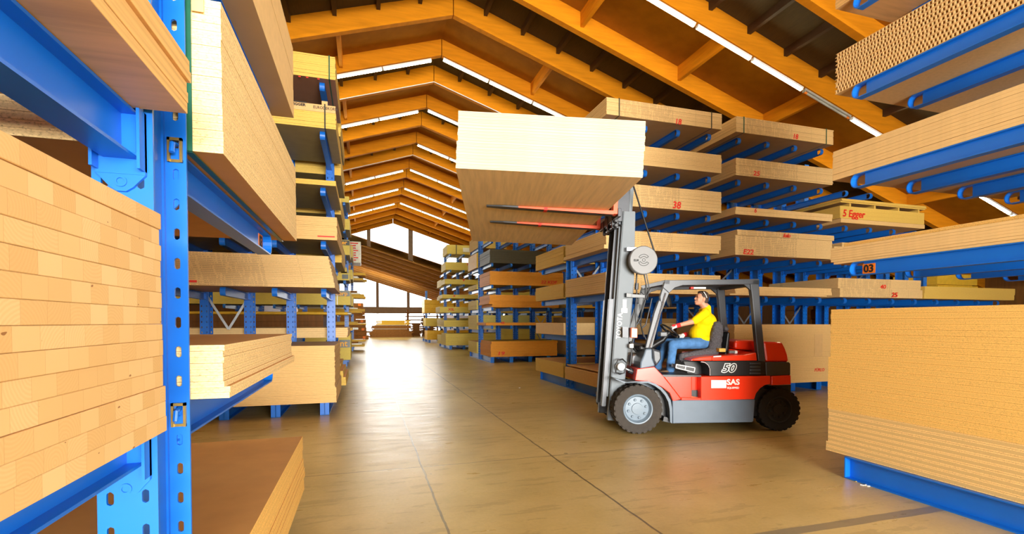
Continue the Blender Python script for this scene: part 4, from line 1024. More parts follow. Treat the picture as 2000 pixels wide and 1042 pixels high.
p2_ = K(*zB(650, 60), .95); mb.tube([(p[0]-.005, .95, p[1]), (p2_[0], .95, zt-.03)], .008, 6); FB(mb, 'mirror', m_fblack, smooth=40)
# mast: two outer rails, two inner rails, cylinders, cross members
oL = [K(*p, .30) for p in ((1217, 412), (1241, 413), (1238.5, 554), (1231, 640), (1221, 741), (1216, 822), (1187, 820), (1206, 554))]
iL = [K(*p, .36) for p in ((1226, 252), (1246, 252), (1241, 400), (1215, 400))]
xb_, zb_ = oL[6]; xt_, zt_ = oL[0]
lean = (xt_-xb_)/(zt_-zb_)
def mx(z): return xb_+lean*(z-zb_)     # front edge of the outer rail at height z
def railpoly(z0, z1, a, b): return [(mx(z0)+a, z0), (mx(z0)+b, z0), (mx(z1)+b, z1), (mx(z1)+a, z1)]
for y, mm in ((.30, m_mast), (WD-.38, m_mastd)):  # far rail gets the darker copy, its shade put into the colour
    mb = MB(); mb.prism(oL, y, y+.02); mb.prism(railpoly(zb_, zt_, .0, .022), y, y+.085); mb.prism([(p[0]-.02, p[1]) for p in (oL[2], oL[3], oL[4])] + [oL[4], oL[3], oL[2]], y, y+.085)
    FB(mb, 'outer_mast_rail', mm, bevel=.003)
ztop = 4.18
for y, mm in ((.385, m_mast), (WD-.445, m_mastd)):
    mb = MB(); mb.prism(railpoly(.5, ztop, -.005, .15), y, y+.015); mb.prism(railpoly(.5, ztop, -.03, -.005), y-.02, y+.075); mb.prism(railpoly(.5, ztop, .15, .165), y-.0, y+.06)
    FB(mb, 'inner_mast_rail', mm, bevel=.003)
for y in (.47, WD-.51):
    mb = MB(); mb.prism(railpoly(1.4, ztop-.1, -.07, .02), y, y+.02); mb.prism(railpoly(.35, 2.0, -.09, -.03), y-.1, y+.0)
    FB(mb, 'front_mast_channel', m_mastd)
for y in (.50, WD-.50):
    mb = MB(); mb.tube([(mx(.3)+.11, y, .3), (mx(2.4)+.11, y, 2.4)], .042, 12); mb.tube([(mx(2.4)+.11, y, 2.4), (mx(ztop)+.11, y, ztop-.05)], .024, 10, 1)
    FB(mb, 'lift_cylinder', [m_fdark, m_steel], smooth=40)
mb = MB()
for z in (.42, 1.55, 2.6, 3.22): mb.prism(railpoly(z, z+.11, .14, .18), .31, WD-.31)
mb.prism(railpoly(ztop-.12, ztop, .0, .14), .38, WD-.38)
FB(mb, 'mast_crossbar', m_fdark)
# chain and hoses
for k, (y, a) in enumerate(((.62, .06), (.68, .06))):
    FB(MB().tube([(mx(ztop)+a, y, ztop-.03), (mx(3.4)+a, y, 3.35)], .012, 6), 'lift_chain', m_fblack)
# load carriage and forks: top face of the forks lies on the underside of the load
lA = hit(891, 328, 'Z', 3.36); lA = EYEV + ray(891, 328)*5.44; lB = EYEV + ray(1257, 346)*5.52
lxa = MFi @ lA; lxb = MFi @ lB
tilt = math.atan2(lxa.z-lxb.z, lxb.x-lxa.x)
def lz(x): return lxb.z + (lxb.x-x)*math.tan(tilt)      # underside of the load
for y in (.02, WD-.17):
    xt = K(950, 403, .05)[0] if y < .5 else K(957, 437, 1.2)[0]; xh = K(1198, 414, .05)[0]
    if y > .5: xh = K(1198, 414, .05)[0]
    N = 8; mb = MB(); vs = []
    for i in range(N+1):
        x = xt+(xh-xt)*i/N; f = i/N; w_ = .075 if i else .045; th = .018+.042*f
        yc = y+.075
        for (dy, dz) in ((-w_, 0), (w_, 0), (w_, -th), (-w_, -th)): vs.append((x, yc+dy, lz(x)-.003+dz))
    fs = [(4*i+k, 4*i+(k+1) % 4, 4*i+4+(k+1) % 4, 4*i+4+k) for i in range(N) for k in range(4)] + [(3, 2, 1, 0), (4*N, 4*N+1, 4*N+2, 4*N+3)]
    ms = [1 if (i < 2 or k in (0, 1, 2)) else 0 for i in range(N) for k in range(4)] + [1, 0]
    mb.add(vs, fs, ms)
    zh = lz(xh); sl = math.tan(tilt)
    mb.prism([(xh-.01, zh-.055), (xh+.055, zh-.055), (xh+.055+.03, zh+.85), (xh+.03, zh+.85)], y, y+.15, 0)
    f_ = FB(mb, 'fork', [m_forange, m_mastd], bevel=.004)
    xm = xt+(xh-xt)*.45; MBs = MB().prism([(xm, lz(xm)-.045), (xm+.05, lz(xm)-.047), (xm+.05, lz(xm)-.006), (xm, lz(xm)-.006)], y-.002, y+.152)
    FB(MBs, 'red_mark', m_red, f_)
xh = K(1198, 414, .05)[0]; zh = lz(xh)
mb = MB()
for z in (zh-.09, zh+.46): mb.prism([(xh+.06, z), (xh+.11, z), (xh+.11, z+.12), (xh+.06, z+.12)], .02, WD-.02)
for y in (.30, WD-.38): mb.prism([(xh+.09, zh-.1), (mx(zh)+.10, zh-.1), (mx(zh)+.12, zh+.6), (xh+.10, zh+.6)], y+.02, y+.06)
FB(mb, 'fork_carriage', m_mastd, bevel=.005)
mb = MB()
for (a_, c_) in ((310, 185), (320, 250)):
    p = K(*zC(a_, c_), .1); mb.box(p[0]-.03, p[0]+.03, .06, .16, p[1]-.03, p[1]+.03); mb.lathe([(.001, .05), (.016, .05), (.016, .06)], (p[0], 0, p[1]), 'Y', 12)
FB(mb, 'fork_lock', m_steel, bevel=.004)
# hydraulic bits behind the carriage
rnd = random.Random(2)
for k in range(4):
    y = .28+k*.2; FB(MB().tube([(xh+.02+.06*k, y, zh-.02), (xh+.12, y+.03, zh-.14-.02*k), (mx(3)+.12, y+.05, zh-.2)], .014, 6), 'hydraulic_hose', m_fblack, smooth=50)
mb = MB()
for z in (-.10, -.17): mb.tube([(xh+.10, .25, zh+z), (xh+.10, WD-.25, zh+z)], .03, 8)
for y in (.34, .62, .9): mb.box(xh+.05, xh+.16, y, y+.05, zh-.2, zh+.02)
FB(mb, 'side_shifter', m_fblack, bevel=.006)
# hose reel
rc = K(1256, 508, .12); 
mb = MB().lathe([(.001, .20), (.205, .20), (.212, .17), (.212, .10), (.2, .085), (.001, .085)], (rc[0], 0, rc[1]), 'Y', 48)
reel = FB(mb, 'hose_reel', m_grey, smooth=30)
mb = MB()
for a0, a1 in ((R(35), R(150)), (R(205), R(330))):
    for rr in (.052, .085): mb.tube([(rc[0]+rr*math.cos(a0+(a1-a0)*k/12), .083, rc[1]+rr*math.sin(a0+(a1-a0)*k/12)) for k in range(13)], .0035, 5)
    for a in (a0, a1): mb.tube([(rc[0]+rr*math.cos(a), .083, rc[1]+rr*math.sin(a)) for rr in (.052, .085)], .0035, 5)
mb.tube([(rc[0]+.022*math.cos(t), .083, rc[1]+.022*math.sin(t)) for t in [2*math.pi*k/12 for k in range(13)]], .003, 5)
FB(mb, 'reel_emblem', m_black, reel)
text('ELM', .042, (rc[0]-.115, .082, rc[1]-.005), (1, 0, 0), (0, 0, 1), m_black, reel, 'lettering', bold=.002, local=True)
tp = K(1237, 362, .2)
mb = MB().tube([(tp[0], .2, tp[1]+.3), (tp[0], .2, tp[1]), (rc[0]+.2, .14, rc[1]+.06)], .013, 8)
h1 = K(*zC(610, 900), .2); h2 = K(1263, 560, .2); h3 = K(1262, 585, .25)
mb.tube([(h1[0], .18, h1[1]+.03), (h2[0], .2, h2[1]), (h3[0]-.01, .25, h3[1])], .009, 6); mb.tube([(h1[0]+.03, .18, h1[1]+.03), (h2[0]+.035, .2, h2[1]), (h3[0]+.02, .25, h3[1])], .009, 6)
FB(mb, 'hose', m_fblack, smooth=50)
mb = MB(); p = K(*zC(440, 655), .2); q_ = K(*zC(540, 655), .2); mb.box(p[0], q_[0], .2, .3, p[1]-.03, p[1]+.03); FB(mb, 'reel_bracket', m_steel, bevel=.004)
# brackets, lamps and hoses at the near side of the mast
mb = MB(); p = KA([(237, 150), (268, 152), (268, 176), (237, 174)], .26); mb.prism(p, .22, .3); q_ = KA([(268, 155), (345, 160), (345, 178), (268, 176)], .26); mb.prism(q_, .24, .28)
FB(mb, 'mast_bracket', m_fblack, bevel=.004)
def ptube(pts, r, nm, mat, y, zz=zA): return FB(MB().tube([(K(*zz(*p), y)[0], y, K(*zz(*p), y)[1]) for p in pts], r, 8), nm, mat, smooth=50)
ptube([(300, 40), (297, 95), (300, 150), (292, 240), (296, 330), (275, 440), (262, 560)], .012, 'hydraulic_hose', m_fblack, .34)
ptube([(340, 40), (352, 95), (350, 130), (330, 230), (322, 330), (340, 400)], .010, 'hydraulic_hose', m_fblack, .5)
ptube([(300, 95), (298, 130)], .03, 'hose_coupling', m_fdark, .32)
ptube([(372, 120), (348, 190), (318, 300), (300, 330)], .016, 'inner_grab_rail', m_fdark, .9)
ptube([(385, 180), (372, 240), (350, 330), (325, 350)], .012, 'wiper_arm', m_mastd, .8)
ptube([(262, 425), (290, 470), (320, 500), (330, 545)], .02, 'hydraulic_hose', m_fblack, .45)
ptube([(290, 240), (330, 360), (360, 430)], .008, 'stay_rod', m_mastd, .5)
mb = MB(); mb.prism(KA([(266, 345), (303, 348), (303, 404), (264, 402)], .18), .16, .24); lp = FB(mb, 'turn_lamp', m_amber, bevel=.01)
mb = MB(); mb.prism(KA([(274, 350), (300, 352), (299, 400), (272, 398)], .158), .152, .162); FB(mb, 'lamp_lens', m_lens, lp)
mb = MB(); mb.prism(KA([(219, 340), (252, 342), (252, 402), (219, 400)], .2), .19, .20); FB(mb, 'side_mirror', m_mastd)
mb = MB(); mb.prism(KA([(258, 438), (280, 436), (280, 460), (258, 460)], .2), .18, .24); FB(mb, 'connector_box', m_white, bevel=.004)
hp = KA([(175, 560), (190, 528), (215, 522), (240, 545), (225, 600), (200, 606), (178, 596)], .2)
g = MB().tube([(p[0], .16, p[1]) for p in hp + [hp[0]]], .012, 8); hd = FB(g, 'headlamp_guard', m_fblack, smooth=50)
hc = K(*zA(208, 565), .2); g = MB().lathe([(.001, .13), (.055, .15), (.062, .18), (.05, .26), (.001, .28)], (hc[0], 0, hc[1]), 'Y', 20); FB(g, 'headlamp', m_lens, hd, smooth=40)
ptube([(226, 572), (262, 588)], .020, 'tilt_cylinder_rod', m_steel, .22); ptube([(258, 586), (305, 608)], .040, 'tilt_cylinder', m_fdark, .22)
mb = MB(); mb.prism(KW([(255, 260), (310, 238), (360, 262), (345, 360), (290, 375), (248, 350)], .45), .4, .75); FB(mb, 'hydraulic_tank', m_steel, bevel=.03)
mb = MB(); mb.prism(KW([(110, 490), (200, 520), (345, 520), (345, 530), (195, 532), (108, 496)], .0), -.01, .3); FB(mb, 'fender_lip', m_fgrey)
# lettering
def ftext(body, size, px, py, y, mat, nm='lettering', **kw):
    p = K(px, py, y); return text(body, size, (p[0], y, p[1]), kw.pop('xd', (1, 0, 0)), kw.pop('ud', (0, 0, 1)), mat, kw.pop('parent', fl), nm, local=True, **kw)
ftext('50', .175, 1422, 719, BY0+.014, m_white, 'model_number', shear=.3, bold=.012, sx=1.15)
ftext('50', .175, 1422, 719, BY0+.0115, m_black, 'number_fill', shear=.3, bold=.001, sx=1.15, ext=.0035)
ftext('SAS', .115, 1432, 746, BY0-.002, m_white, 'lettering', bold=.004, sx=1.08)
ftext('EQUIPPED', .042, 1432, 757, BY0-.002, m_white, 'lettering', bold=.001, sx=.95)
mb = MB(); p = KR([(442, 505), (588, 505), (588, 582), (442, 582)], BY0); mb.prism(p, BY0-.002, BY0+.001); FB(mb, 'sticker', m_white)
mb = MB(); p = KR([(470, 532), (570, 532), (570, 552), (470, 552)], BY0); mb.prism(p, BY0-.003, BY0-.0015); FB(mb, 'sticker_print', m_lens)
tx = Vector((lean, 0, 1)).normalized()
ftext('TOYOTA', .105, 1210, 636, .297, m_white, 'lettering', xd=tx, ud=tx.cross(Vector((0, 1, 0)))*-1 if False else (-tx.z, 0, tx.x), sx=.92, bold=.0015)
mb = MB(); mb.prism(KA([(222, 186), (243, 187), (240, 235), (248, 238), (246, 262), (212, 260), (214, 235), (222, 234)], .297), .296, .299); FB(mb, 'sticker', m_white)
# seat
def blob(name, parts, voxel, mat, parent=None, smooth=4, local=True, disp=None):
    mb = MB()
    for p in parts:
        if p[0] == 'cap':
            _, a, b, ra, rb = p; a = Vector(a); b = Vector(b); N = 12; d = (b-a)
            L = d.length; dn = d.normalized(); pts = []; rs = []
            for k in range(1, 5): t = k/4*math.pi/2; pts.append(a-dn*ra*math.cos(t)); rs.append(max(.0005, ra*math.sin(t)))
            for k in range(0, 4): t = k/4*math.pi/2; pts.append(b+dn*rb*math.sin(t)); rs.append(max(.0005, rb*math.cos(t)))
            mb.tube(pts, rs, N)
        else:
            _, c, rr, *rot = p; T = Matrix.Translation(c) @ (rot[0] if rot else Matrix.Identity(4)) @ Matrix.Diagonal((rr[0], rr[1], rr[2], 1))
            mb.lathe([(max(.0005, math.sin(math.pi*k/12)), -math.cos(math.pi*k/12)) for k in range(13)], (0, 0, 0), 'Z', 20, 0, T)
    o = mb.build(name, mat, parent, local=local) if parent is not None else mb.build(name, mat, origin=(0, 0, 0))
    r = o.modifiers.new('remesh', 'REMESH'); r.mode = 'VOXEL'; r.voxel_size = voxel; r.use_smooth_shade = True
    if smooth: s = o.modifiers.new('smooth', 'SMOOTH'); s.iterations = smooth; s.factor = .5
    if disp:
        t = bpy.data.textures.new('fleece', 'CLOUDS'); t.noise_scale = disp[1]; t.noise_depth = 3
        dm = o.modifiers.new('fluff', 'DISPLACE'); dm.texture = t; dm.strength = disp[0]; dm.mid_level = .5; dm.texture_coords = 'LOCAL'
    return o
def V(px, py, y): p = K(px, py, y); return Vector((p[0], y, p[1]))
def VB(x, y, yy): return V(*zB(x, y), yy)
SY = .62
parts = [('cap', VB(1150, 500, y), VB(1110, 740, y), .075, .09) for y in (.46, .62, .78)]
parts += [('cap', VB(1180, 520, y), VB(1150, 720, y), .05, .06) for y in (.42, .82)]
parts += [('cap', VB(800, 820, y), VB(1110, 770, y), .07, .08) for y in (.42, .55, .68, .82)]
parts += [('ell', VB(1195, 530, .62), (.06, .2, .055)), ('ell', VB(785, 830, .62), (.075, .25, .085))]
blob('seat_cover', parts, .014, m_fleece, fl, 2, disp=(.03, .03))
mb = MB(); mb.prism(KB([(760, 850), (900, 800), (1160, 790), (1190, 560), (1215, 560), (1200, 810), (1150, 850)], .62), .40, .84); FB(mb, 'seat_frame', m_fblack, bevel=.02)
# ---------------------------------------------------------------- driver
dr = empty('person', (0, 0, 0), 'man in a yellow polo shirt and jeans driving the forklift, looking up at the load', 'person'); dr.matrix_world = MF
m_skin = mk('skin', (206, 146, 116), .5, 0, .06, 14, spec=.35)
m_shirt = mk('yellow_polo_shirt', (250, 210, 6), .8, 0, .05, 10, bump=.1, spec=.15)
m_jeans = mk('blue_jeans', (78, 122, 172), .85, 0, .18, 14, bump=.15, spec=.15)
m_hair = mk('dark_hair', (62, 46, 38), .7, 0, .25, 60, bump=.4)
m_glovew = mk('white_glove', (232, 228, 222), .8, 0, .06, 20)
m_glover = mk('red_glove_cuff', (206, 34, 34), .8, 0, .06, 20)
m_shoe = mk('brown_boot', (112, 88, 64), .8, 0, .2, 12)
m_eye = mk('dark_eye', (40, 28, 22), .3)
hc_ = VB(992, 222, .62)                   # head centre
nk = VB(1030, 310, .62); shn = VB(1035, 372, .44); shf = VB(1030, 365, .80)
elb = VB(905, 455, .43); wrn = VB(745, 497, .47)
elf = VB(930, 560, .84); wrf = VB(815, 590, .80)
hip = VB(1000, 650, .62); chest = VB(1010, 430, .62); belly = VB(945, 575, .62)
kn = VB(700, 690, .50); knf = VB(640, 675, .76); ann = VB(672, 930, .52); anf = VB(548, 905, .78)
tl = Matrix.Rotation(R(14), 4, 'Y')       # head tipped back
def hl(x, y, z): return hc_ + (tl @ Vector((x, y, z)))
parts = [('ell', hc_, (.095, .074, .115), tl), ('ell', hl(-.035, 0, -.045), (.060, .056, .072), tl), ('ell', hl(-.062, 0, -.098), (.026, .030, .022), tl),
         ('cap', hl(-.092, 0, -.002), hl(-.106, 0, -.030), .009, .0125), ('ell', hl(-.098, .009, -.034), (.011, .008, .008)), ('ell', hl(-.098, -.009, -.034), (.011, .008, .008)),
         ('ell', hl(-.084, 0, .024), (.018, .052, .011), tl), ('ell', hl(-.090, 0, -.066), (.014, .024, .007), tl), ('ell', hl(-.088, 0, -.079), (.013, .021, .007), tl),
         ('ell', hl(.012, -.076, -.012), (.021, .010, .032), tl), ('ell', hl(.012, .076, -.012), (.021, .010, .032), tl),
         ('ell', hl(-.052, -.040, -.035), (.034, .022, .034)), ('ell', hl(-.052, .040, -.035), (.034, .022, .034)),
         ('cap', hl(.020, 0, -.06), nk, .060, .066), ('cap', nk, chest, .07, .11), ('cap', chest, hip, .12, .12),
         ('cap', shn, elb, .048, .044), ('cap', elb, wrn, .043, .030), ('cap', shf, elf, .048, .044), ('cap', elf, wrf, .043, .030),
         ('cap', hip+Vector((0, -.09, -.0)), kn, .07, .055), ('cap', hip+Vector((0, .09, 0)), knf, .07, .055), ('cap', kn, ann, .05, .04), ('cap', knf, anf, .05, .04)]
def hand(w, d, up_, sd, grow=0.0):
    """palm, four fingers curled downwards and a thumb at the side; w wrist, d direction, up_ back of the hand, sd thumb side"""
    d = d.normalized(); up_ = (up_-d*up_.dot(d)).normalized(); s = d.cross(up_)*sd
    g = grow; ps = [('cap', w-d*.01, w+d*.03, .028+g, .026+g)]
    for k in range(4):
        b0 = w + d*.02 + s*(.024-.016*k)*.8; b1 = w+d*.085+s*(.033-.021*k); L = (.040, .046, .043, .034)[k]
        d2 = (d*.55-up_*.85).normalized(); d3 = (-d*.35-up_*.94).normalized()
        j1 = b1+d2*L; j2 = j1+d3*L*.7; ps += [('cap', b0, b1, .013+g, .011+g), ('cap', b1, j1, .0098+g, .0092+g), ('cap', j1, j2, .0092+g, .0080+g)]
    t0 = w+d*.02+s*.024; t1 = w+d*.058+s*.056-up_*.012; t2 = t1+d*.026-up_*.02+s*.002
    ps += [('cap', t0, t1, .014+g, .0115+g), ('cap', t1, t2, .011+g, .0095+g)]
    return ps
dn_ = (wrn-elb).normalized(); df_ = (wrf-elf).normalized()
hn = hand(wrn, dn_+Vector((-.1, 0, -.12)), Vector((0, -.45, .9)), 1); hf = hand(wrf, df_+Vector((-.3, 0, -.05)), Vector((0, -.3, 1)), -1)
blob('body', parts+hn+hf, .0055, m_skin, dr, 3)
# clothing
sh = [('cap', nk+Vector((.012, 0, -.02)), chest, .078, .130), ('ell', chest+Vector((0, 0, -.01)), (.135, .185, .15)), ('ell', belly+Vector((.02, 0, 0)), (.135, .16, .14)), ('ell', hip+Vector((-.005, 0, .03)), (.135, .18, .10)),
      ('cap', chest, hip+Vector((0, 0, .03)), .14, .145), ('cap', shn+Vector((0, .02, .0)), VB(925, 445, .43), .070, .062), ('cap', shf, VB(955, 480, .83), .070, .062),
      ('cap', shn+Vector((0, .04, .02)), shf+Vector((0, -.04, .02)), .065, .065), ('ell', VB(1060, 470, .62), (.12, .16, .16))]
blob('polo_shirt', sh, .010, m_shirt, dr, 4)
cp = [nk + Vector((.075*math.cos(t)-.012-.0*math.sin(t), .072*math.sin(t), -.018+.022*math.cos(t))) for t in [2*math.pi*k/18 for k in range(19)]]
MBc = MB().tube(cp, .014, 8, cap=False); MBc.build('collar', m_shirt, dr, local=True, smooth=50)
je = [('ell', hip+Vector((0, 0, -.035)), (.145, .175, .095)), ('cap', hip+Vector((-.02, -.085, -.03)), kn, .098, .072), ('cap', hip+Vector((-.02, .085, -.03)), knf, .098, .072),
      ('cap', kn, ann+Vector((.0, 0, .02)), .072, .062), ('cap', knf, anf+Vector((0, 0, .02)), .072, .060), ('ell', kn, (.078, .07, .075)), ('ell', knf, (.078, .07, .075)),
      ('cap', ann+Vector((0, 0, .03)), ann+Vector((.006, 0, -.015)), .062, .066), ('cap', anf+Vector((0, 0, .03)), anf+Vector((.006, 0, -.015)), .060, .062)]
blob('jeans', je, .010, m_jeans, dr, 3, disp=(.012, .08))
for a_ in (ann, anf):
    blob('boot', [('cap', a_+Vector((.01, 0, -.02)), a_+Vector((.015, 0, -.055)), .047, .045), ('cap', a_+Vector((.01, 0, -.062)), a_+Vector((-.14, 0, -.075)), .042, .034), ('ell', a_+Vector((-.12, 0, -.07)), (.06, .045, .034))], .008, m_shoe, dr, 2)
gp = blob('glove', hand(wrn, dn_+Vector((-.1, 0, -.12)), Vector((0, -.45, .9)), 1, .003), .0055, m_glovew, dr, 2)
gp = blob('glove', hand(wrf, df_+Vector((-.3, 0, -.05)), Vector((0, -.3, 1)), -1, .003), .0055, m_glovew, dr, 2)
for w_, d_ in ((wrn, dn_), (wrf, df_)):
    g = MB().tube([w_-d_*.045, w_-d_*.01, w_+d_*.015], [.037, .035, .036], 14); g.build('glove_cuff', m_glover, dr, local=True, smooth=50)
hb_ = wrn+dn_*.05; g = blob('glove_back', [('ell', wrn+dn_*.055+Vector((0, -.012, .018)), (.04, .022, .018))], .005, m_glover, dr, 2)
# hair: cap over the top and back of the skull
hr = [('ell', hl(.020, 0, .030), (.092, .079, .098), tl), ('ell', hl(.050, 0, -.02), (.062, .070, .075), tl), ('ell', hl(-.025, 0, .078), (.055, .058, .040), tl)]
blob('hair', hr, .006, m_hair, dr, 3, disp=(.008, .012))
for y in (-.036, .036):
    g = MB(); c_ = hl(-.085, y, .004); g.lathe([(max(.0004, .0095*math.sin(math.pi*k/8)), -.0095*math.cos(math.pi*k/8)) for k in range(9)], c_, 'Z', 12); g.build('eye', m_eye, dr, local=True, smooth=60)
    g = MB().tube([hl(-.092, y-.016, .026), hl(-.097, y, .031), hl(-.090, y+.016, .026)], .0045, 6); g.build('eyebrow', m_hair, dr, local=True)
# sunglasses pushed up on the hair
gl = empty('sunglasses', (0, 0, 0), 'sunglasses with a white temple pushed up on the driver\u2019s hair', 'sunglasses'); gl.matrix_world = MF
g = MB(); g.tube([hl(-.030, -.086, .098), hl(.02, -.088, .055), hl(.045, -.082, .020)], .006, 6); g.build('temple', m_white, gl, local=True)
g = MB(); g.tube([hl(-.030, .086, .098), hl(.02, .088, .055), hl(.045, .082, .020)], .006, 6); g.build('temple', m_white, gl, local=True)
for y in (-.036, .036):
    g = MB(); g.lathe([(.0005, .004), (.026, .002), (.030, -.002), (.0005, -.006)], (0, 0, 0), 'Z', 16, 0, Matrix.Translation(hl(-.052, y, .104)) @ tl @ Matrix.Rotation(R(-30), 4, 'Y')); g.build('lens', m_fblack, gl, local=True, smooth=40)
g = MB().tube([hl(-.034, -.084, .094), hl(-.058, -.05, .106), hl(-.058, .05, .106), hl(-.034, .084, .094)], .004, 6); g.build('frame', m_fblack, gl, local=True)
# things lying on the forklift
def lie(mb, nm, mat, label, cat, **kw):
    mb.v = [tuple(MF @ Vector(p)) for p in mb.v]; o = mb.build(nm, mat, **kw); return tag(o, label, cat)
p = KR([(508, 225), (560, 222), (570, 250), (512, 254)], .3); zt2 = K(*zR(560, 262), BY0+.03)[1]
lie(MB().box(p[0][0], p[2][0], .26, .36, zt2+.034, zt2+.088), 'wood_block', m_packy, 'small wood block on the red hood behind the seat', 'wood block', bevel=.004)
p = KR([(612, 240), (690, 262)], .25); g = MB(); g.tube([(p[0][0], .25, zt2+.035), (p[1][0]-.04, .25, zt2+.032)], [.024, .028], 12); g.tube([(p[1][0]-.04, .25, zt2+.032), (p[1][0], .25, zt2+.030)], [.03, .024], 12, 1)
lie(g, 'marker_can', [m_grey, m_white], 'grey can with a white cap lying on the red hood', 'can', smooth=40)
p = KR([(118, 375), (298, 408), (290, 452), (112, 408)], .10); p = [(a_, b_+.03) for a_, b_ in p]; g = MB(); g.prism(p, .16, .33)
rk = empty('document_box', tuple(MF @ Vector(((p[0][0]+p[2][0])/2, .2, p[3][1]))), 'black box with a white frame on the step beside the driver\u2019s boots', 'box'); 
g.v = [tuple(MF @ Vector(q)) for q in g.v]; g.build('box_body', m_fblack, rk)
g = MB()
for a, c in ((0, 1), (1, 2), (2, 3), (3, 0)): g.bar((p[a][0], .155, p[a][1]), (p[c][0], .155, p[c][1]), .012, .012, up=(0, 1, 0))
ma = ((p[0][0]+p[1][0])/2, .155, (p[0][1]+p[1][1])/2); mc = ((p[3][0]+p[2][0])/2, .155, (p[3][1]+p[2][1])/2); g.bar(ma, mc, .012, .012, up=(0, 1, 0))
g.v = [tuple(MF @ Vector(q)) for q in g.v]; g.build('white_frame', m_white, rk)

# ---------------------------------------------------------------- load of panels on the forks
W_ = (lxb.x-lxa.x)/math.cos(tilt); D_ = 4.9; H_ = .635; nS = 19
TL = MF @ Matrix.Translation((lxa.x, lxa.y, lxa.z)) @ Matrix.Rotation(tilt, 4, 'Y')
m_lface = wood('load_underside_spruce', (232, 200, 146), .86, (14, .8, 9), 1.2)
m_ledge, n, l, b = nt('load_end_spruce')
uvn = n.new('ShaderNodeUVMap'); sx = n.new('ShaderNodeSeparateXYZ'); l.new(uvn.outputs[0], sx.inputs[0])
fr = _math(n, l, 'ABSOLUTE', _math(n, l, 'SUBTRACT', _math(n, l, 'FRACT', sx.outputs[1]), .5))
g_ = _noise(n, l, _coord(n, l, (1.0, 1, 40)), 3.0, 4)
col = _ramp(n, l, g_, [(.35, s2l((216, 196, 158))), (.65, s2l((230, 212, 178)))])
col = _mix(n, l, col, s2l((198, 166, 118)), _math(n, l, 'MULTIPLY', _math(n, l, 'LESS_THAN', fr, .2), .55))
col = _mix(n, l, col, s2l((140, 104, 62)), _math(n, l, 'MULTIPLY', _math(n, l, 'GREATER_THAN', fr, .465), .7))
l.new(col, b.inputs['Base Color']); b.inputs['Roughness'].default_value = .65; b.inputs['Specular IOR Level'].default_value = .2
sheets('spruce_sheet', 'long pale spruce panel', 'of the load raised on the forklift', 'spruce panels of the raised load', 0, W_, 0, D_, 0, H_, nS, m_ledge, m_lface, .0035, 21, T=TL, off=[(0, 9, -.004, 0), (9, 19, .004, .004)])

# ---------------------------------------------------------------- fluorescent lamps under the rafters
emi, n, l, b = nt('lit_fluorescent_tube'); b.inputs['Base Color'].default_value = (1, 1, 1, 1)
b.inputs['Emission Color'].default_value = (1.0, .93, .55, 1); b.inputs['Emission Strength'].default_value = TUBE_POWER
emo = mk('painted_tube_end_glow', (236, 130, 40), .4)  # orange glow at the unlit tube's ends, painted as plain colour
me_cache = {}
def lamp(x0, Y, L, lit, label, grp):
    """fixture hung under the rafter, starting at x0 and running down slope"""
    s = 1 if x0 >= RX else -1
    if (lit, L) not in me_cache:
        hs = MB(); hs.box(0, L, -.045, .045, -.05, -.005)
        for a in (0, L-.03): hs.box(a, a+.03, -.04, .04, -.085, -.05)
        tb = MB(); tb.tube([(.03, 0, -.078), (L-.03, 0, -.078)], .024, 10)
        en = MB()
        for a in (.03, L-.11): en.tube([(a, 0, -.078), (a+.08, 0, -.078)], .0245, 10)
        me_cache[(lit, L)] = (hs.mesh('housing', [m_white if lit else m_pale]), tb.mesh('tube', [emi if lit else m_pale]), en.mesh('tube_end', [emo]))
    z = roofz(x0)-.012
    root = empty('fluorescent_light', (x0, Y, z), label, 'ceiling light', grp)
    ang = math.atan(SL)
    root.rotation_euler = (0, ang, 0) if s > 0 else (0, -ang, 0)
    if s < 0: root.rotation_euler = (0, ang, math.pi)
    for k, nm in enumerate(('housing', 'tube') + (() if lit else ('tube_end',))):
        o = bpy.data.objects.new(nm, me_cache[(lit, L)][k]); COL.objects.link(o); o.parent = root
    return root
cs = math.cos(math.atan(SL))
x = 2.62; k = 0
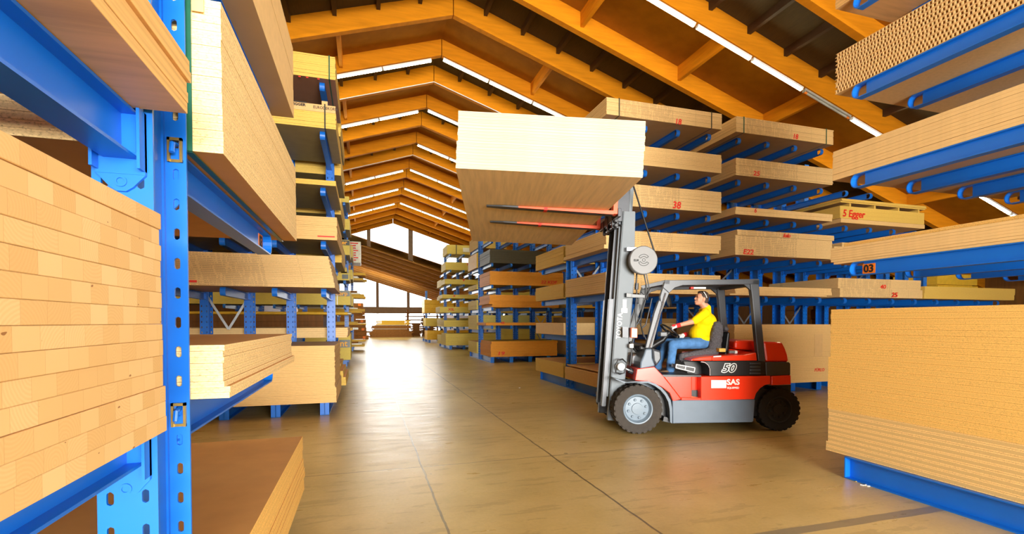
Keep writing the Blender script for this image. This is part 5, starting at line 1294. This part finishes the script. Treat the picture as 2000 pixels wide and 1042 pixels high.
while x < 22:
    Lx = 1.55
    unlit = abs(x-10.42) < .4
    lamp(x, 9.58, 1.58, not unlit, ('unlit fluorescent tube fixture in the near lamp row' if unlit else 'lit fluorescent tube in the near lamp row, right roof slope'), 'near lamp row'if not unlit else None)
    x += 1.56; k += 1
x = 1.88
while x > -8: lamp(x, 9.58, 1.58, True, 'lit fluorescent tube in the near lamp row, left roof slope', 'near lamp row left'); x -= 1.56
for Yl, nL, nR in ((15.6, 5, 3), (19.5, 5, 3), (23.4, 0, 3), (27.3, 3, 4), (31.2, 3, 3), (35.1, 3, 4)):  # rows beyond the fourth are added to brighten the far racks
    nm = {15.6: 'second', 19.5: 'third', 23.4: 'fourth', 27.3: 'fifth', 31.2: 'sixth', 35.1: 'seventh'}[Yl]
    for k in range(nR): lamp(2.45+1.5*k, Yl, 1.55, True, 'lit fluorescent tube in the %s lamp row, right roof slope' % nm, '%s lamp row' % nm)
    for k in range(nL): lamp(2.05-1.5*k, Yl, 1.55, True, 'lit fluorescent tube in the %s lamp row, left roof slope' % nm, '%s lamp row left' % nm)
for Yl in (3.7,):
    for k in range(0, 8): lamp(2.6+1.56*k, Yl, 1.58, True, 'lit fluorescent tube overhead of the foreground, right slope', 'overhead lamp row')
    for k in range(0, 5): lamp(1.9-1.56*k, Yl, 1.58, True, 'lit fluorescent tube overhead of the foreground, left slope', 'overhead lamp row left')
# small things on the floor
for i, (px, py, s_, m_, lab) in enumerate(((1015, 757, .02, m_white, 'tiny white paper scrap on the floor of the aisle'), (1672, 940, .05, m_packy, 'wood splinters at the end of the blue floor beam'), (1690, 948, .03, m_white, 'white crumb beside the blue floor beam'), (1966, 1025, .02, m_white, 'white crumb on the flange of the blue floor beam'))):
    p = hit(px, py, 'Z', 0); g = MB(); rnd = random.Random(i)
    for q in range(4): 
        a = rnd.uniform(0, 3); dx, dy = rnd.uniform(-s_, s_), rnd.uniform(-s_, s_); g.bar((p.x+dx, p.y+dy, .004), (p.x+dx+s_*math.cos(a), p.y+dy+s_*math.sin(a), .005), s_*.3, .006)
    tag(g.build('debris', m_), lab, 'debris')
